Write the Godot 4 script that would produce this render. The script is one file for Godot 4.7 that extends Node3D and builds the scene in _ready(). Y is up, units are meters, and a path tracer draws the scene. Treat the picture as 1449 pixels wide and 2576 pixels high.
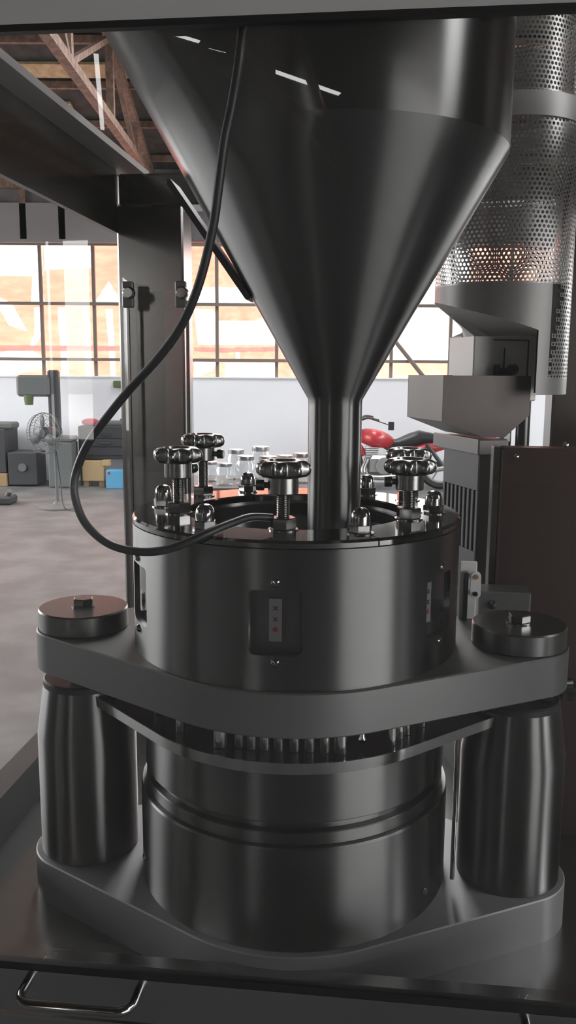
extends Node3D
# ---------------------------------------------------------------- geometry helpers
class B:
	var v := PackedVector3Array()
	var n := PackedVector3Array()
	var uv := PackedVector2Array()
	var xf := Transform3D.IDENTITY
	func tri(a: Vector3, b: Vector3, c: Vector3, na: Vector3, nb: Vector3, nc: Vector3, ua := Vector2.ZERO, ub := Vector2.ZERO, uc := Vector2.ZERO) -> void:
		var g := (c - a).cross(b - a)
		if g.length_squared() < 1e-18: return
		if (g.dot(na + nb + nc) < 0.0) != (xf.basis.determinant() < 0.0):
			var t := b; b = c; c = t
			t = nb; nb = nc; nc = t
			var w := ub; ub = uc; uc = w
		for q in [a, b, c]: v.append(xf * q)
		for q in [na, nb, nc]: n.append((xf.basis * q).normalized())
		uv.append(ua); uv.append(ub); uv.append(uc)
	func quad(a: Vector3, b: Vector3, c: Vector3, d: Vector3, nn: Vector3) -> void:
		var e1 := (b - a).length(); var e2 := (d - a).length()
		tri(a, b, c, nn, nn, nn, Vector2(0, 0), Vector2(e1, 0), Vector2(e1, e2))
		tri(a, c, d, nn, nn, nn, Vector2(0, 0), Vector2(e1, e2), Vector2(0, e2))
	# rings of equal length; crease[i] breaks the shading at ring i; outward = around x along
	func loft(rings: Array, crease: Array, closed := true, flat := false) -> void:
		var m: int = rings[0].size()
		var k := m if closed else m - 1
		var fn := []
		for i in rings.size() - 1:
			var row := PackedVector3Array()
			for j in k:
				var j2 := (j + 1) % m
				var d1: Vector3 = rings[i + 1][j2] - rings[i][j]
				var d2: Vector3 = rings[i + 1][j] - rings[i][j2]
				row.append(d1.cross(d2).normalized())
			fn.append(row)
		var vv := 0.0
		for i in rings.size() - 1:
			var du := 0.0
			var v2: float = vv + (rings[i + 1][0] - rings[i][0]).length()
			for j in k:
				var j2 := (j + 1) % m
				var p00: Vector3 = rings[i][j]; var p01: Vector3 = rings[i][j2]
				var p10: Vector3 = rings[i + 1][j]; var p11: Vector3 = rings[i + 1][j2]
				var w := maxf((p01 - p00).length(), (p11 - p10).length())
				var nn := []
				for c in [[i, j, -1], [i, j + 1, -1], [i, j, 1], [i, j + 1, 1]]:
					if flat:
						nn.append(fn[i][j]); continue
					var jj: int = c[1]
					var s := Vector3.ZERO
					var rows := [i]
					if c[2] < 0 and i > 0 and not crease[i]: rows.append(i - 1)
					if c[2] > 0 and i < rings.size() - 2 and not crease[i + 1]: rows.append(i + 1)
					for r in rows:
						for q in [jj - 1, jj]:
							if closed: s += fn[r][posmod(q, m)]
							elif q >= 0 and q < k: s += fn[r][q]
					nn.append(s.normalized())
				tri(p00, p01, p11, nn[0], nn[1], nn[3], Vector2(du, vv), Vector2(du + w, vv), Vector2(du + w, v2))
				tri(p00, p11, p10, nn[0], nn[3], nn[2], Vector2(du, vv), Vector2(du + w, v2), Vector2(du, v2))
				du += w
			vv = v2
	# profile of (radius, height), bottom centre -> out -> up -> in
	func lathe(pr: Array, seg := 48, t0 := 0.0, t1 := TAU) -> void:
		var closed := t1 - t0 > TAU - 0.001
		var rings := []
		var cr := []
		var cnt := seg if closed else seg + 1
		for i in pr.size():
			var r := PackedVector3Array()
			for j in cnt:
				var t := t0 + (t1 - t0) * j / seg
				r.append(Vector3(pr[i].x * sin(t), pr[i].y, pr[i].x * cos(t)))
			rings.append(r)
			var c := true
			if i > 0 and i < pr.size() - 1:
				var a: Vector2 = (pr[i] - pr[i - 1]).normalized(); var b: Vector2 = (pr[i + 1] - pr[i]).normalized()
				c = a.dot(b) < 0.86
			cr.append(c)
		loft(rings, cr, closed)
	func prism(outline: Array, y0: float, y1: float, ch := 0.0, smooth := true) -> void:
		# outline: convex Array[Vector2] as (x, z), turning from +z towards +x; ch bevels the edges towards the middle
		var mid := Vector2.ZERO
		var area := 0.0
		for i in outline.size():
			var p: Vector2 = outline[i]; var q: Vector2 = outline[(i + 1) % outline.size()]
			area += p.x * q.y - q.x * p.y
		if area > 0.0:
			outline = outline.duplicate()
			outline.reverse()
		for p in outline: mid += p
		mid /= outline.size()
		var ring := func(y: float, inset: float) -> PackedVector3Array:
			var r := PackedVector3Array()
			for p in outline:
				var d: Vector2 = p - mid
				var q: Vector2 = mid + d * (1.0 - inset / maxf(d.length(), 0.0001))
				r.append(Vector3(q.x, y, q.y))
			return r
		var rings := []
		if ch > 0.0: rings = [ring.call(y0, 1e9 * 0.0 + ch), ring.call(y0 + ch, 0.0), ring.call(y1 - ch, 0.0), ring.call(y1, ch)]
		else: rings = [ring.call(y0, 0.0), ring.call(y1, 0.0)]
		var c0 := PackedVector3Array(); var c1 := PackedVector3Array()
		for p in outline:
			c0.append(Vector3(mid.x, y0, mid.y)); c1.append(Vector3(mid.x, y1, mid.y))
		rings.push_front(c0); rings.push_back(c1)
		var cr := []
		for i in rings.size(): cr.append(true)
		loft(rings, cr, true, not smooth)
	func box(c: Vector3, s: Vector3, ch := 0.0) -> void:
		var o := []
		var h := Vector2(s.x, s.z) * 0.5
		var e := minf(ch, minf(h.x, h.y) * 0.5)
		if e > 0.0:
			o = [Vector2(-h.x + e, h.y), Vector2(h.x - e, h.y), Vector2(h.x, h.y - e), Vector2(h.x, -h.y + e), Vector2(h.x - e, -h.y), Vector2(-h.x + e, -h.y), Vector2(-h.x, -h.y + e), Vector2(-h.x, h.y - e)]
		else:
			o = [Vector2(-h.x, h.y), Vector2(h.x, h.y), Vector2(h.x, -h.y), Vector2(-h.x, -h.y)]
		var keep := xf
		xf = xf * Transform3D(Basis(), c)
		prism(o, -s.y * 0.5, s.y * 0.5, minf(e, s.y * 0.3), false)
		xf = keep
	func tube(path: Array, r: float, seg := 12, caps := true, radii := []) -> void:
		var rings := []; var cr := []
		var d0: Vector3 = (path[1] - path[0]).normalized()
		var u := d0.cross(Vector3.UP if absf(d0.y) < 0.9 else Vector3.RIGHT).normalized()
		for i in path.size():
			var d: Vector3 = (path[mini(i + 1, path.size() - 1)] - path[maxi(i - 1, 0)]).normalized()
			u = (u - d * u.dot(d)).normalized()
			var w := d.cross(u)
			var q := PackedVector3Array()
			var rr: float = radii[i] if radii.size() else r
			for j in seg:
				var t := TAU * j / seg
				q.append(path[i] + (u * cos(t) + w * sin(t)) * rr)
			rings.append(q); cr.append(false)
		if caps:
			var a := PackedVector3Array(); var b := PackedVector3Array()
			for j in seg:
				a.append(path[0]); b.append(path[-1])
			rings.push_front(a); rings.push_back(b)
			cr.push_front(true); cr.push_back(true); cr[1] = true; cr[-2] = true
		loft(rings, cr)
	func cyl(a: Vector3, b: Vector3, r: float, seg := 16) -> void:
		tube([a, b], r, seg)
	func bar(a: Vector3, b: Vector3, w: float, h: float) -> void:
		# square timber from a to b
		var d := (b - a)
		var z := d.normalized()
		var x := Vector3.UP.cross(z)
		if x.length() < 0.01: x = Vector3.RIGHT
		x = x.normalized()
		var y := z.cross(x)
		var keep := xf
		xf = xf * Transform3D(Basis(x, y, z), (a + b) * 0.5)
		box(Vector3.ZERO, Vector3(w, h, d.length()))
		xf = keep
	func ball(c: Vector3, s: Vector3, seg := 20) -> void:
		var pr := []
		for i in 11:
			var t := -PI / 2 + PI * i / 10
			pr.append(Vector2(maxf(cos(t), 0.0), sin(t)))
		var keep := xf
		xf = xf * Transform3D(Basis.from_scale(s), c)
		var rings := []; var cr := []
		for p in pr:
			var r := PackedVector3Array()
			for j in seg: r.append(Vector3(p.x * sin(TAU * j / seg), p.y, p.x * cos(TAU * j / seg)))
			rings.append(r); cr.append(false)
		loft(rings, cr)
		xf = keep
	func hexa(c: Vector3, r: float, h: float, turn := 0.0, ch := 0.001) -> void:
		var o := []
		for j in 6: o.append(Vector2(r * sin(turn + TAU * j / 6), r * cos(turn + TAU * j / 6)))
		var keep := xf
		xf = xf * Transform3D(Basis(), c)
		prism(o, 0.0, h, ch, false)
		xf = keep
	func mesh(m: Material, off := Vector3.ZERO) -> ArrayMesh:
		var a := []
		a.resize(Mesh.ARRAY_MAX)
		var p := v
		if off != Vector3.ZERO:
			p = PackedVector3Array()
			for q in v: p.append(q - off)
		a[Mesh.ARRAY_VERTEX] = p
		a[Mesh.ARRAY_NORMAL] = n
		a[Mesh.ARRAY_TEX_UV] = uv
		var am := ArrayMesh.new()
		am.add_surface_from_arrays(Mesh.PRIMITIVE_TRIANGLES, a)
		am.surface_set_material(0, m)
		return am

var taken := {}
var base := {}       # the point (in the thing's own frame) that its mesh coordinates are measured from
var M := {}
var MT := Transform3D(Basis(Vector3.UP, -0.112), Vector3(0.01, 0, 0))            # the machine stands a little turned in the hall
var FT := Transform3D(Basis(Vector3.UP, deg_to_rad(16.0)), Vector3(0.2372, 0, -0.28))  # the capsule feeder is turned the other way

func numbered(called: String) -> String:
	taken[called] = taken.get(called, -1) + 1
	return called if taken[called] == 0 else "%s_%03d" % [called, taken[called]]

func tag(o: Node3D, label: String, category: String, group := "") -> Node3D:
	o.set_meta("label", label); o.set_meta("category", category)
	if group: o.set_meta("group", group)
	return o

func thing(called: String, label: String, category: String, frame: Transform3D, at: Vector3, group := "") -> Node3D:
	var o := Node3D.new()
	o.name = numbered(called)
	add_child(o, true)
	o.transform = frame * Transform3D(Basis(), at)
	base[o] = at
	return tag(o, label, category, group)

func part(called: String, b: B, m: Material, parent: Node3D, label := "") -> MeshInstance3D:
	var o := MeshInstance3D.new()
	o.name = called
	o.mesh = b.mesh(m, base.get(parent, Vector3.ZERO))
	parent.add_child(o, true)
	base[o] = base.get(parent, Vector3.ZERO)
	if label: o.set_meta("label", label)
	return o

func single(called: String, b: B, m: Material, frame: Transform3D, at: Vector3, label: String, category: String, group := "") -> MeshInstance3D:
	var o := MeshInstance3D.new()
	o.name = numbered(called)
	o.mesh = b.mesh(m, at)
	add_child(o, true)
	o.transform = frame * Transform3D(Basis(), at)
	base[o] = at
	tag(o, label, category, group)
	return o

func struct(called: String, b: B, m: Material, label := "", category := "") -> MeshInstance3D:
	var o := MeshInstance3D.new()
	o.name = called
	o.mesh = b.mesh(m)
	add_child(o, true)
	o.set_meta("kind", "structure")
	if label: tag(o, label, category)
	return o

func dup(o: Node3D, frame: Transform3D, label: String) -> Node3D:
	var c: Node3D = o.duplicate()
	c.name = numbered(String(o.name))
	add_child(c, true)
	c.transform = frame
	c.set_meta("label", label)
	return c

# ---------------------------------------------------------------- materials
func lin(r: float, g: float, b: float) -> Color:
	return Color(r, g, b).linear_to_srgb()

func plain(c: Color, rough := 0.7, metal := 0.0) -> StandardMaterial3D:
	var m := StandardMaterial3D.new()
	m.albedo_color = c; m.roughness = rough; m.metallic = metal
	return m

func noise_tex(freq: float, lo: Color, hi: Color, sz := 512, oct := 4, sd := 1) -> NoiseTexture2D:
	var f := FastNoiseLite.new()
	f.seed = sd; f.frequency = freq; f.fractal_octaves = oct
	var g := Gradient.new()
	g.set_color(0, lo); g.set_color(1, hi)
	g.set_offset(0, 0.25); g.set_offset(1, 0.75)
	var t := NoiseTexture2D.new()
	t.width = sz; t.height = sz; t.seamless = true; t.noise = f; t.color_ramp = g
	return t

func steel(v: float, rough: float, aniso := 0.0, warm := 1.0) -> StandardMaterial3D:
	var m := plain(lin(v * warm, v, v / warm * 0.99), rough, 1.0)
	if aniso != 0.0:
		m.anisotropy_enabled = true
		m.anisotropy = aniso
	return m

func world_tex(m: StandardMaterial3D, t: Texture2D, scale: float) -> StandardMaterial3D:
	m.albedo_texture = t
	m.uv1_triplanar = true; m.uv1_world_triplanar = true
	m.uv1_scale = Vector3.ONE * scale
	return m

func make_materials() -> void:
	M.brushed = steel(0.17, 0.36, -0.98)
	M.brushed_dark = steel(0.16, 0.36, -0.98)
	M.hopper = steel(0.16, 0.34, -0.98)
	M.plate = plain(lin(0.18, 0.18, 0.18), 0.42, 0.75)
	M.lid = steel(0.17, 0.07)
	M.base = plain(lin(0.36, 0.36, 0.37), 0.5, 0.45)
	M.bar = plain(lin(0.5, 0.49, 0.48), 0.5, 0.2)
	M.polished = steel(0.42, 0.14)
	M.chrome = steel(0.28, 0.15)
	M.cast = steel(0.26, 0.24)
	M.frame = steel(0.15, 0.2, 0.0, 1.04)
	M.satin = plain(lin(0.42, 0.41, 0.4), 0.5, 0.5)
	M.feeder = plain(lin(0.2, 0.196, 0.19), 0.42, 0.35)
	M.trough = plain(lin(0.085, 0.068, 0.066), 0.48, 0.35)
	M.tower = plain(lin(0.085, 0.087, 0.092), 0.45, 0.4)
	M.box_sheet = plain(lin(0.72, 0.71, 0.7), 0.5, 0.25)
	M.pad = steel(0.2, 0.28)
	M.pin = steel(0.65, 0.2)
	M.top = steel(0.4, 0.24)
	M.tray = plain(lin(0.03, 0.03, 0.032), 0.22, 0.3)
	M.tray.metallic_specular = 0.3
	M.dark_steel = steel(0.1, 0.3)
	M.perforated = plain(lin(0.26, 0.255, 0.25), 0.35, 0.7)
	M.cover = plain(lin(0.075, 0.05, 0.045), 0.45, 0.8)
	M.black = plain(lin(0.012, 0.012, 0.013), 0.5)
	M.rubber = plain(lin(0.014, 0.016, 0.018), 0.42)
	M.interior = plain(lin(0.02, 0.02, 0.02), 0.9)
	var g := plain(Color(1, 1, 1, 0.02), 0.0)
	g.transparency = BaseMaterial3D.TRANSPARENCY_ALPHA
	M.glass = g
	var sm := plain(Color(0.25, 0.25, 0.26, 0.2), 0.05)
	sm.transparency = BaseMaterial3D.TRANSPARENCY_ALPHA
	M.smoked = sm
	M.strip = plain(lin(0.22, 0.2, 0.2), 0.7)
	M.ink = plain(lin(0.02, 0.02, 0.04), 0.7)
	M.red_ink = plain(lin(0.3, 0.02, 0.03), 0.7)
	# hall
	M.floor = world_tex(plain(Color.WHITE, 0.55), noise_tex(0.006, lin(0.095, 0.1, 0.1), lin(0.145, 0.152, 0.15), 1024, 6, 5), 0.35)
	M.white_wall = world_tex(plain(Color.WHITE, 0.8), noise_tex(0.004, lin(0.78, 0.8, 0.84), lin(0.84, 0.86, 0.9), 512, 4, 8), 0.2)
	M.grey_wall = world_tex(plain(Color.WHITE, 0.85), noise_tex(0.01, lin(0.13, 0.13, 0.135), lin(0.2, 0.2, 0.2), 512, 5, 9), 0.4)
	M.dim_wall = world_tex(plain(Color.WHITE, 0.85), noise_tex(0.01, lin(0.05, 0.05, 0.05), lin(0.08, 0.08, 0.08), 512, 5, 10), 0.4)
	M.roof = world_tex(plain(Color.WHITE, 0.9), noise_tex(0.02, lin(0.03, 0.03, 0.028), lin(0.06, 0.057, 0.05), 512, 5, 11), 0.5)
	M.timber = world_tex(plain(Color.WHITE, 0.8), noise_tex(0.03, lin(0.16, 0.1, 0.075), lin(0.26, 0.17, 0.13), 256, 4, 12), 1.3)
	M.pale_board = world_tex(plain(Color.WHITE, 0.8), noise_tex(0.03, lin(0.42, 0.3, 0.17), lin(0.6, 0.46, 0.29), 256, 4, 13), 1.0)
	M.bamboo = plain(lin(0.2, 0.17, 0.15), 0.6)
	M.fabric_grey = plain(lin(0.3, 0.29, 0.3), 0.9)
	M.ground = plain(lin(0.35, 0.34, 0.32), 0.9)
	M.card = plain(lin(0.42, 0.3, 0.16), 0.8)
	M.card_dark = plain(lin(0.3, 0.2, 0.1), 0.8)
	M.blue = plain(lin(0.1, 0.34, 0.55), 0.5)
	M.red_paint = plain(lin(0.5, 0.02, 0.03), 0.25)
	M.red_paint.clearcoat_enabled = true
	M.seat = plain(lin(0.02, 0.021, 0.024), 0.4)
	M.charcoal = plain(lin(0.035, 0.037, 0.042), 0.5)
	M.machine_grey = plain(lin(0.12, 0.13, 0.13), 0.5)
	M.green = plain(lin(0.1, 0.14, 0.06), 0.6)
	M.pink = plain(lin(0.45, 0.1, 0.13), 0.8)
	M.white = plain(lin(0.7, 0.7, 0.7), 0.5)
	M.alloy = plain(lin(0.55, 0.55, 0.55), 0.3, 1.0)
	M.amber = plain(lin(0.6, 0.16, 0.02), 0.4)
	var jar := plain(Color(0.9, 0.93, 0.95, 0.2), 0.05)
	jar.transparency = BaseMaterial3D.TRANSPARENCY_ALPHA
	M.jar = jar

# ---------------------------------------------------------------- scene
func _ready() -> void:
	# camera
	var cam := Camera3D.new()
	cam.name = "camera"
	cam.fov = 61.45
	cam.near = 0.02; cam.far = 200.0
	cam.transform = Transform3D(Basis(Vector3.RIGHT, deg_to_rad(-9.42)) * Basis(Vector3.BACK, deg_to_rad(0.376)), Vector3(0, 1.45, 1.054))
	add_child(cam, true)
	cam.current = true
	# sky: bright overcast
	var env := Environment.new()
	var sky := Sky.new()
	var sm := ProceduralSkyMaterial.new()
	sm.sky_top_color = lin(1.0, 1.0, 1.0)
	sm.sky_horizon_color = lin(0.42, 0.42, 0.42)
	sm.ground_horizon_color = lin(0.12, 0.12, 0.115)
	sm.ground_bottom_color = lin(0.1, 0.1, 0.095)
	sm.sky_curve = 0.12
	sky.sky_material = sm
	env.background_mode = Environment.BG_SKY
	env.sky = sky
	env.background_energy_multiplier = 14.5
	env.tonemap_mode = Environment.TONE_MAPPER_LINEAR
	env.tonemap_exposure = 1.0
	env.sdfgi_enabled = true; env.ssao_enabled = true; env.ssil_enabled = true
	var we := WorldEnvironment.new()
	we.name = "environment"
	we.environment = env
	add_child(we, true)

	make_materials()
	build_hall()
	build_frame()
	build_plates()
	build_drum()
	build_lower()
	build_hopper()
	build_feeder()
	build_cable()
	build_background()

# ---------------------------------------------------------------- the hall
func box_of(x0: float, x1: float, y0: float, y1: float, z0: float, z1: float, ch := 0.0, b: B = null) -> B:
	if b == null: b = B.new()
	b.box(Vector3(x0 + x1, y0 + y1, z0 + z1) * 0.5, Vector3(x1 - x0, y1 - y0, z1 - z0), ch)
	return b

func build_hall() -> void:
	struct("floor", box_of(-8.2, 5.7, -0.2, 0.0, -10.3, 11.2), M.floor, "worn grey concrete factory floor", "floor")
	struct("ground_outside", box_of(-40, 40, -0.3, -0.2, -50, 50), M.ground)
	# back wall with the long barred window and, far right, a door
	var b := box_of(-8.2, 4.2, 0.0, 1.33, -10.3, -10.1)
	struct("wall_back", b, M.white_wall, "white painted lower back wall under the window", "wall")
	struct("wall_back_right", box_of(4.95, 5.7, 0.0, 3.02, -10.3, -10.1), M.white_wall)
	b = box_of(-1.4, 5.7, 3.02, 4.3, -10.3, -10.1)
	box_of(-8.2, -1.4, 3.14, 4.3, -10.3, -10.1, 0.0, b)
	struct("wall_back_upper", b, M.grey_wall, "dark grey upper wall above the barred window", "wall")
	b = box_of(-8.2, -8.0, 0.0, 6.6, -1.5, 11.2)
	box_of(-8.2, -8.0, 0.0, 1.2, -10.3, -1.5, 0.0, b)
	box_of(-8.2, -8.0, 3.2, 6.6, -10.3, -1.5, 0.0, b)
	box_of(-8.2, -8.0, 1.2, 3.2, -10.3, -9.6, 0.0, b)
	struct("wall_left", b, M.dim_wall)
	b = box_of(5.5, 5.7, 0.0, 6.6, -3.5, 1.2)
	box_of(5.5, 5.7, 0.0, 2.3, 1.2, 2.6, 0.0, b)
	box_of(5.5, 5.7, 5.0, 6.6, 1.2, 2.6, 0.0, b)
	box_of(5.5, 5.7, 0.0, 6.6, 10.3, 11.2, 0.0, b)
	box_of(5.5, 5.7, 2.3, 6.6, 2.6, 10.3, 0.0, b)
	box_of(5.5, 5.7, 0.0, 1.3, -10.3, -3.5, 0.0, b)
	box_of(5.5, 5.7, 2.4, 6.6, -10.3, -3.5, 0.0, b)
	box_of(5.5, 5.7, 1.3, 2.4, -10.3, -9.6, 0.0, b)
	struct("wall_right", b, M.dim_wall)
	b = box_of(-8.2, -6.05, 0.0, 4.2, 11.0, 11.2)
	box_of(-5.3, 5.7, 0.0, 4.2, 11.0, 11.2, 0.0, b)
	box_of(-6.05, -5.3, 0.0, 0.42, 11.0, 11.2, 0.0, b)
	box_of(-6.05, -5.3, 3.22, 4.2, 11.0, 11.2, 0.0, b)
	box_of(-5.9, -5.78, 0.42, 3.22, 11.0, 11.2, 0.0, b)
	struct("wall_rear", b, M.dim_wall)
	# roof: two slopes with the ridge across the hall; slits let light in behind the camera
	b = B.new()
	var s1 := 0.2926
	var o := [Vector3(-8.3, 6.5, -1.0), Vector3(5.8, 6.5, -1.0), Vector3(5.8, 6.5 - s1 * 9.5, -10.5), Vector3(-8.3, 6.5 - s1 * 9.5, -10.5)]
	# three roof strips that leave two skylights open over the back half of the hall
	for q in [[-8.3, -7.6, 0.0, 1.0], [-7.6, -5.2, 0.0, 0.35], [-7.6, -5.2, 0.8, 1.0], [-5.2, -0.7, 0.0, 1.0], [1.4, 5.8, 0.0, 1.0], [-0.7, 1.4, 0.0, 0.25], [-0.7, 1.4, 0.5, 0.6], [-0.7, 1.4, 0.85, 1.0]]:
		var p0: Vector3 = Vector3((q[0] + q[1]) * 0.5, 6.5 - s1 * 9.5 * q[2] + 0.06, -1.0 - 9.5 * q[2])
		var p1: Vector3 = Vector3((q[0] + q[1]) * 0.5, 6.5 - s1 * 9.5 * q[3] + 0.06, -1.0 - 9.5 * q[3])
		b.bar(p0, p1, q[1] - q[0], 0.06)
	var roof := struct("ceiling", b, M.roof, "dark underside of the pitched roof", "ceiling")
	var cs := CSGCombiner3D.new()
	cs.name = "ceiling_rear"
	add_child(cs, true)
	cs.set_meta("kind", "structure")
	var slab := CSGBox3D.new()
	slab.name = "slab"
	slab.size = Vector3(14.1, 0.012, 12.4)
	slab.material = M.roof
	cs.add_child(slab)
	var tilt := Basis(Vector3.RIGHT, atan(0.215))
	slab.transform = Transform3D(tilt, Vector3(-1.25, 6.5 - 0.215 * 6.05, 5.05))
	for q in [[Vector2(-3.24, 7.66), Vector2(-2.67, 8.07), 0.075], [Vector2(-2.62, 8.18), Vector2(-2.47, 8.27), 0.03], [Vector2(-2.36, 8.4), Vector2(-1.48, 9.15), 0.09], [Vector2(-3.77, 8.11), Vector2(-4.4, 9.6), 0.05]]:
		var h := CSGBox3D.new()
		h.name = "slit"
		h.operation = CSGShape3D.OPERATION_SUBTRACTION
		var d: Vector2 = q[1] - q[0]
		h.size = Vector3(q[2], 0.8, d.length())
		h.material = M.roof
		cs.add_child(h, true)
		var mid: Vector2 = (q[0] + q[1]) * 0.5
		h.transform = Transform3D(Basis(Vector3.UP, atan2(d.x, d.y)), Vector3(mid.x, 6.5 - 0.215 * (mid.y + 1.0), mid.y))
	# purlins and boards under the front slope
	for i in 13:
		var z := -1.6 - i * 0.68
		var y := 6.5 - s1 * (-1.0 - z) - 0.02
		b = B.new()
		b.box(Vector3(-1.25, y, z), Vector3(13.5, 0.07, 0.05))
		part("purlin", b, M.timber, roof)
	for q in [[-3.0, -8.9, 1.3, 0.35], [-2.2, -8.2, 1.2, 0.22], [-3.6, -7.6, 1.4, 0.3], [-2.9, -6.6, 1.5, 0.3], [-1.6, -7.3, 0.9, 0.25]]:
		b = B.new()
		var y: float = 6.5 - s1 * (-1.0 - q[1]) + 0.005
		b.xf = Transform3D(Basis(Vector3.RIGHT, -atan(s1)), Vector3(q[0], y, q[1]))
		b.box(Vector3.ZERO, Vector3(q[2], 0.03, q[3]), 0.004)
		part("roof_board", b, M.pale_board, roof)
	# roof trusses along the hall
	var k := 0
	for x in [-7.7, -4.7, -1.7, 1.3, 4.3]:
		k += 1
		var t := Node3D.new()
		t.name = "trim_%d" % k
		add_child(t, true)
		t.set_meta("kind", "structure")
		tag(t, ["timber roof truss nearest the left wall", "timber roof truss second from the left wall", "timber roof truss of crossed poles seen left of the hopper", "timber roof truss behind the hopper", "timber roof truss nearest the right wall"][k - 1], "truss")
		var yy := func(z: float) -> float: return 6.42 - (s1 * (-1.0 - z) if z < -1.0 else 0.215 * (z + 1.0))
		var pieces := [[Vector3(x, 3.75, -10.0), Vector3(x, 3.75, 10.9), 0.08], [Vector3(x, yy.call(-10.0), -10.0), Vector3(x, 6.42, -1), 0.08], [Vector3(x, 6.42, -1), Vector3(x, yy.call(10.9), 10.9), 0.08]]
		var zs := [-10.0, -8.9, -7.6, -6.0, -4.2, -2.2, -0.2, 2.2, 4.6, 7.0, 9.4]
		for i in zs.size() - 1:
			var z0: float = zs[i]; var z1: float = zs[i + 1]
			pieces.append([Vector3(x, 3.75, z0), Vector3(x, yy.call(z0), z0), 0.07])
			if i % 2 == 0: pieces.append([Vector3(x, 3.75, z1), Vector3(x, yy.call(z0), z0), 0.05])
			else: pieces.append([Vector3(x, 3.75, z0), Vector3(x, yy.call(z1), z1), 0.05])
		for p in pieces:
			b = B.new()
			b.bar(p[0], p[1], p[2], p[2])
			part("timber", b, M.timber, t)
	# wall plate and posts on the upper back wall
	b = box_of(-8.0, 5.5, 3.62, 3.74, -10.1, -10.0)
	struct("trim_6", b, M.timber, "timber wall plate along the top of the back wall", "beam")
	for x in [-3.3, -2.82, 0.9, 2.4]:
		struct("trim_%d" % (7 + int(x * 10 + 40)), box_of(x - 0.04, x + 0.04, 3.02, 3.62, -10.1, -10.03), M.timber)
	build_window()

func in_poly(p: Vector2, poly: Array) -> bool:
	return Geometry2D.is_point_in_polygon(p, PackedVector2Array(poly))

func banner_tex(px0: float, px1: float, py0: float, py1: float, shapes: Array, bands: Array) -> ImageTexture:
	# the print of a cloth banner: red ground with large white strokes
	var w := 512; var h := 256
	var im := Image.create(w, h, false, Image.FORMAT_RGB8)
	var rng := RandomNumberGenerator.new()
	rng.seed = 7
	var nz := FastNoiseLite.new()
	nz.seed = 4; nz.frequency = 0.02
	for y in h:
		for x in w:
			var p := Vector2(px0 + (px1 - px0) * (x + 0.5) / w, py0 + (py1 - py0) * (y + 0.5) / h)
			var c := lin(0.82, 0.23, 0.16)
			for s in shapes:
				if in_poly(p, s):
					c = lin(0.92, 0.9, 0.86)
					break
			for s in bands:
				if in_poly(p, s): c = lin(0.5, 0.14, 0.12)
			var q := 1.0 + 0.12 * nz.get_noise_2d(x, y * 3.0)
			im.set_pixel(x, y, Color(c.r * q, c.g * q, c.b * q))
	return ImageTexture.create_from_image(im)

func cloth(t: Texture2D, c := Color.WHITE, through := 0.9) -> StandardMaterial3D:
	var m := plain(c, 0.9)
	m.albedo_texture = t
	m.backlight_enabled = true
	m.backlight = Color(through, through, through)
	return m

func banner(px0: float, px1: float, py0: float, py1: float, z: float, sag: float) -> B:
	# a hanging cloth with folds, its UVs over the whole sheet
	var b := B.new()
	var nx := 60; var ny := 16
	var x0 := (px0 - 727.0) / 200.0; var x1 := (px1 - 727.0) / 200.0
	var y1 := 1.315 + (951.0 - py0) / 201.8; var y0 := 1.315 + (951.0 - py1) / 201.8
	var at := func(i: int, j: int) -> Vector3:
		var u := float(i) / nx; var w := float(j) / ny
		return Vector3(lerpf(x0, x1, u), lerpf(y1, y0, w), z + 0.02 * sin(u * 31.0 + w * 2.0) * (0.4 + w) + 0.015 * sin(w * 9.0 + u * 5.0) + sag * w * w)
	for i in nx:
		for j in ny:
			var a: Vector3 = at.call(i, j); var c: Vector3 = at.call(i + 1, j); var d: Vector3 = at.call(i + 1, j + 1); var e: Vector3 = at.call(i, j + 1)
			var nn := (c - a).cross(a - e).normalized()
			if nn.z < 0: nn = -nn
			var ua := Vector2(float(i) / nx, float(j) / ny); var uc := Vector2(float(i + 1) / nx, float(j) / ny)
			var ud := Vector2(float(i + 1) / nx, float(j + 1) / ny); var ue := Vector2(float(i) / nx, float(j + 1) / ny)
			b.tri(a, c, d, nn, nn, nn, ua, uc, ud)
			b.tri(a, d, e, nn, nn, nn, ua, ud, ue)
	return b

func v2(a: Array) -> Array:
	var o := []
	for i in range(0, a.size(), 2): o.append(Vector2(a[i], a[i + 1]))
	return o

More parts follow.
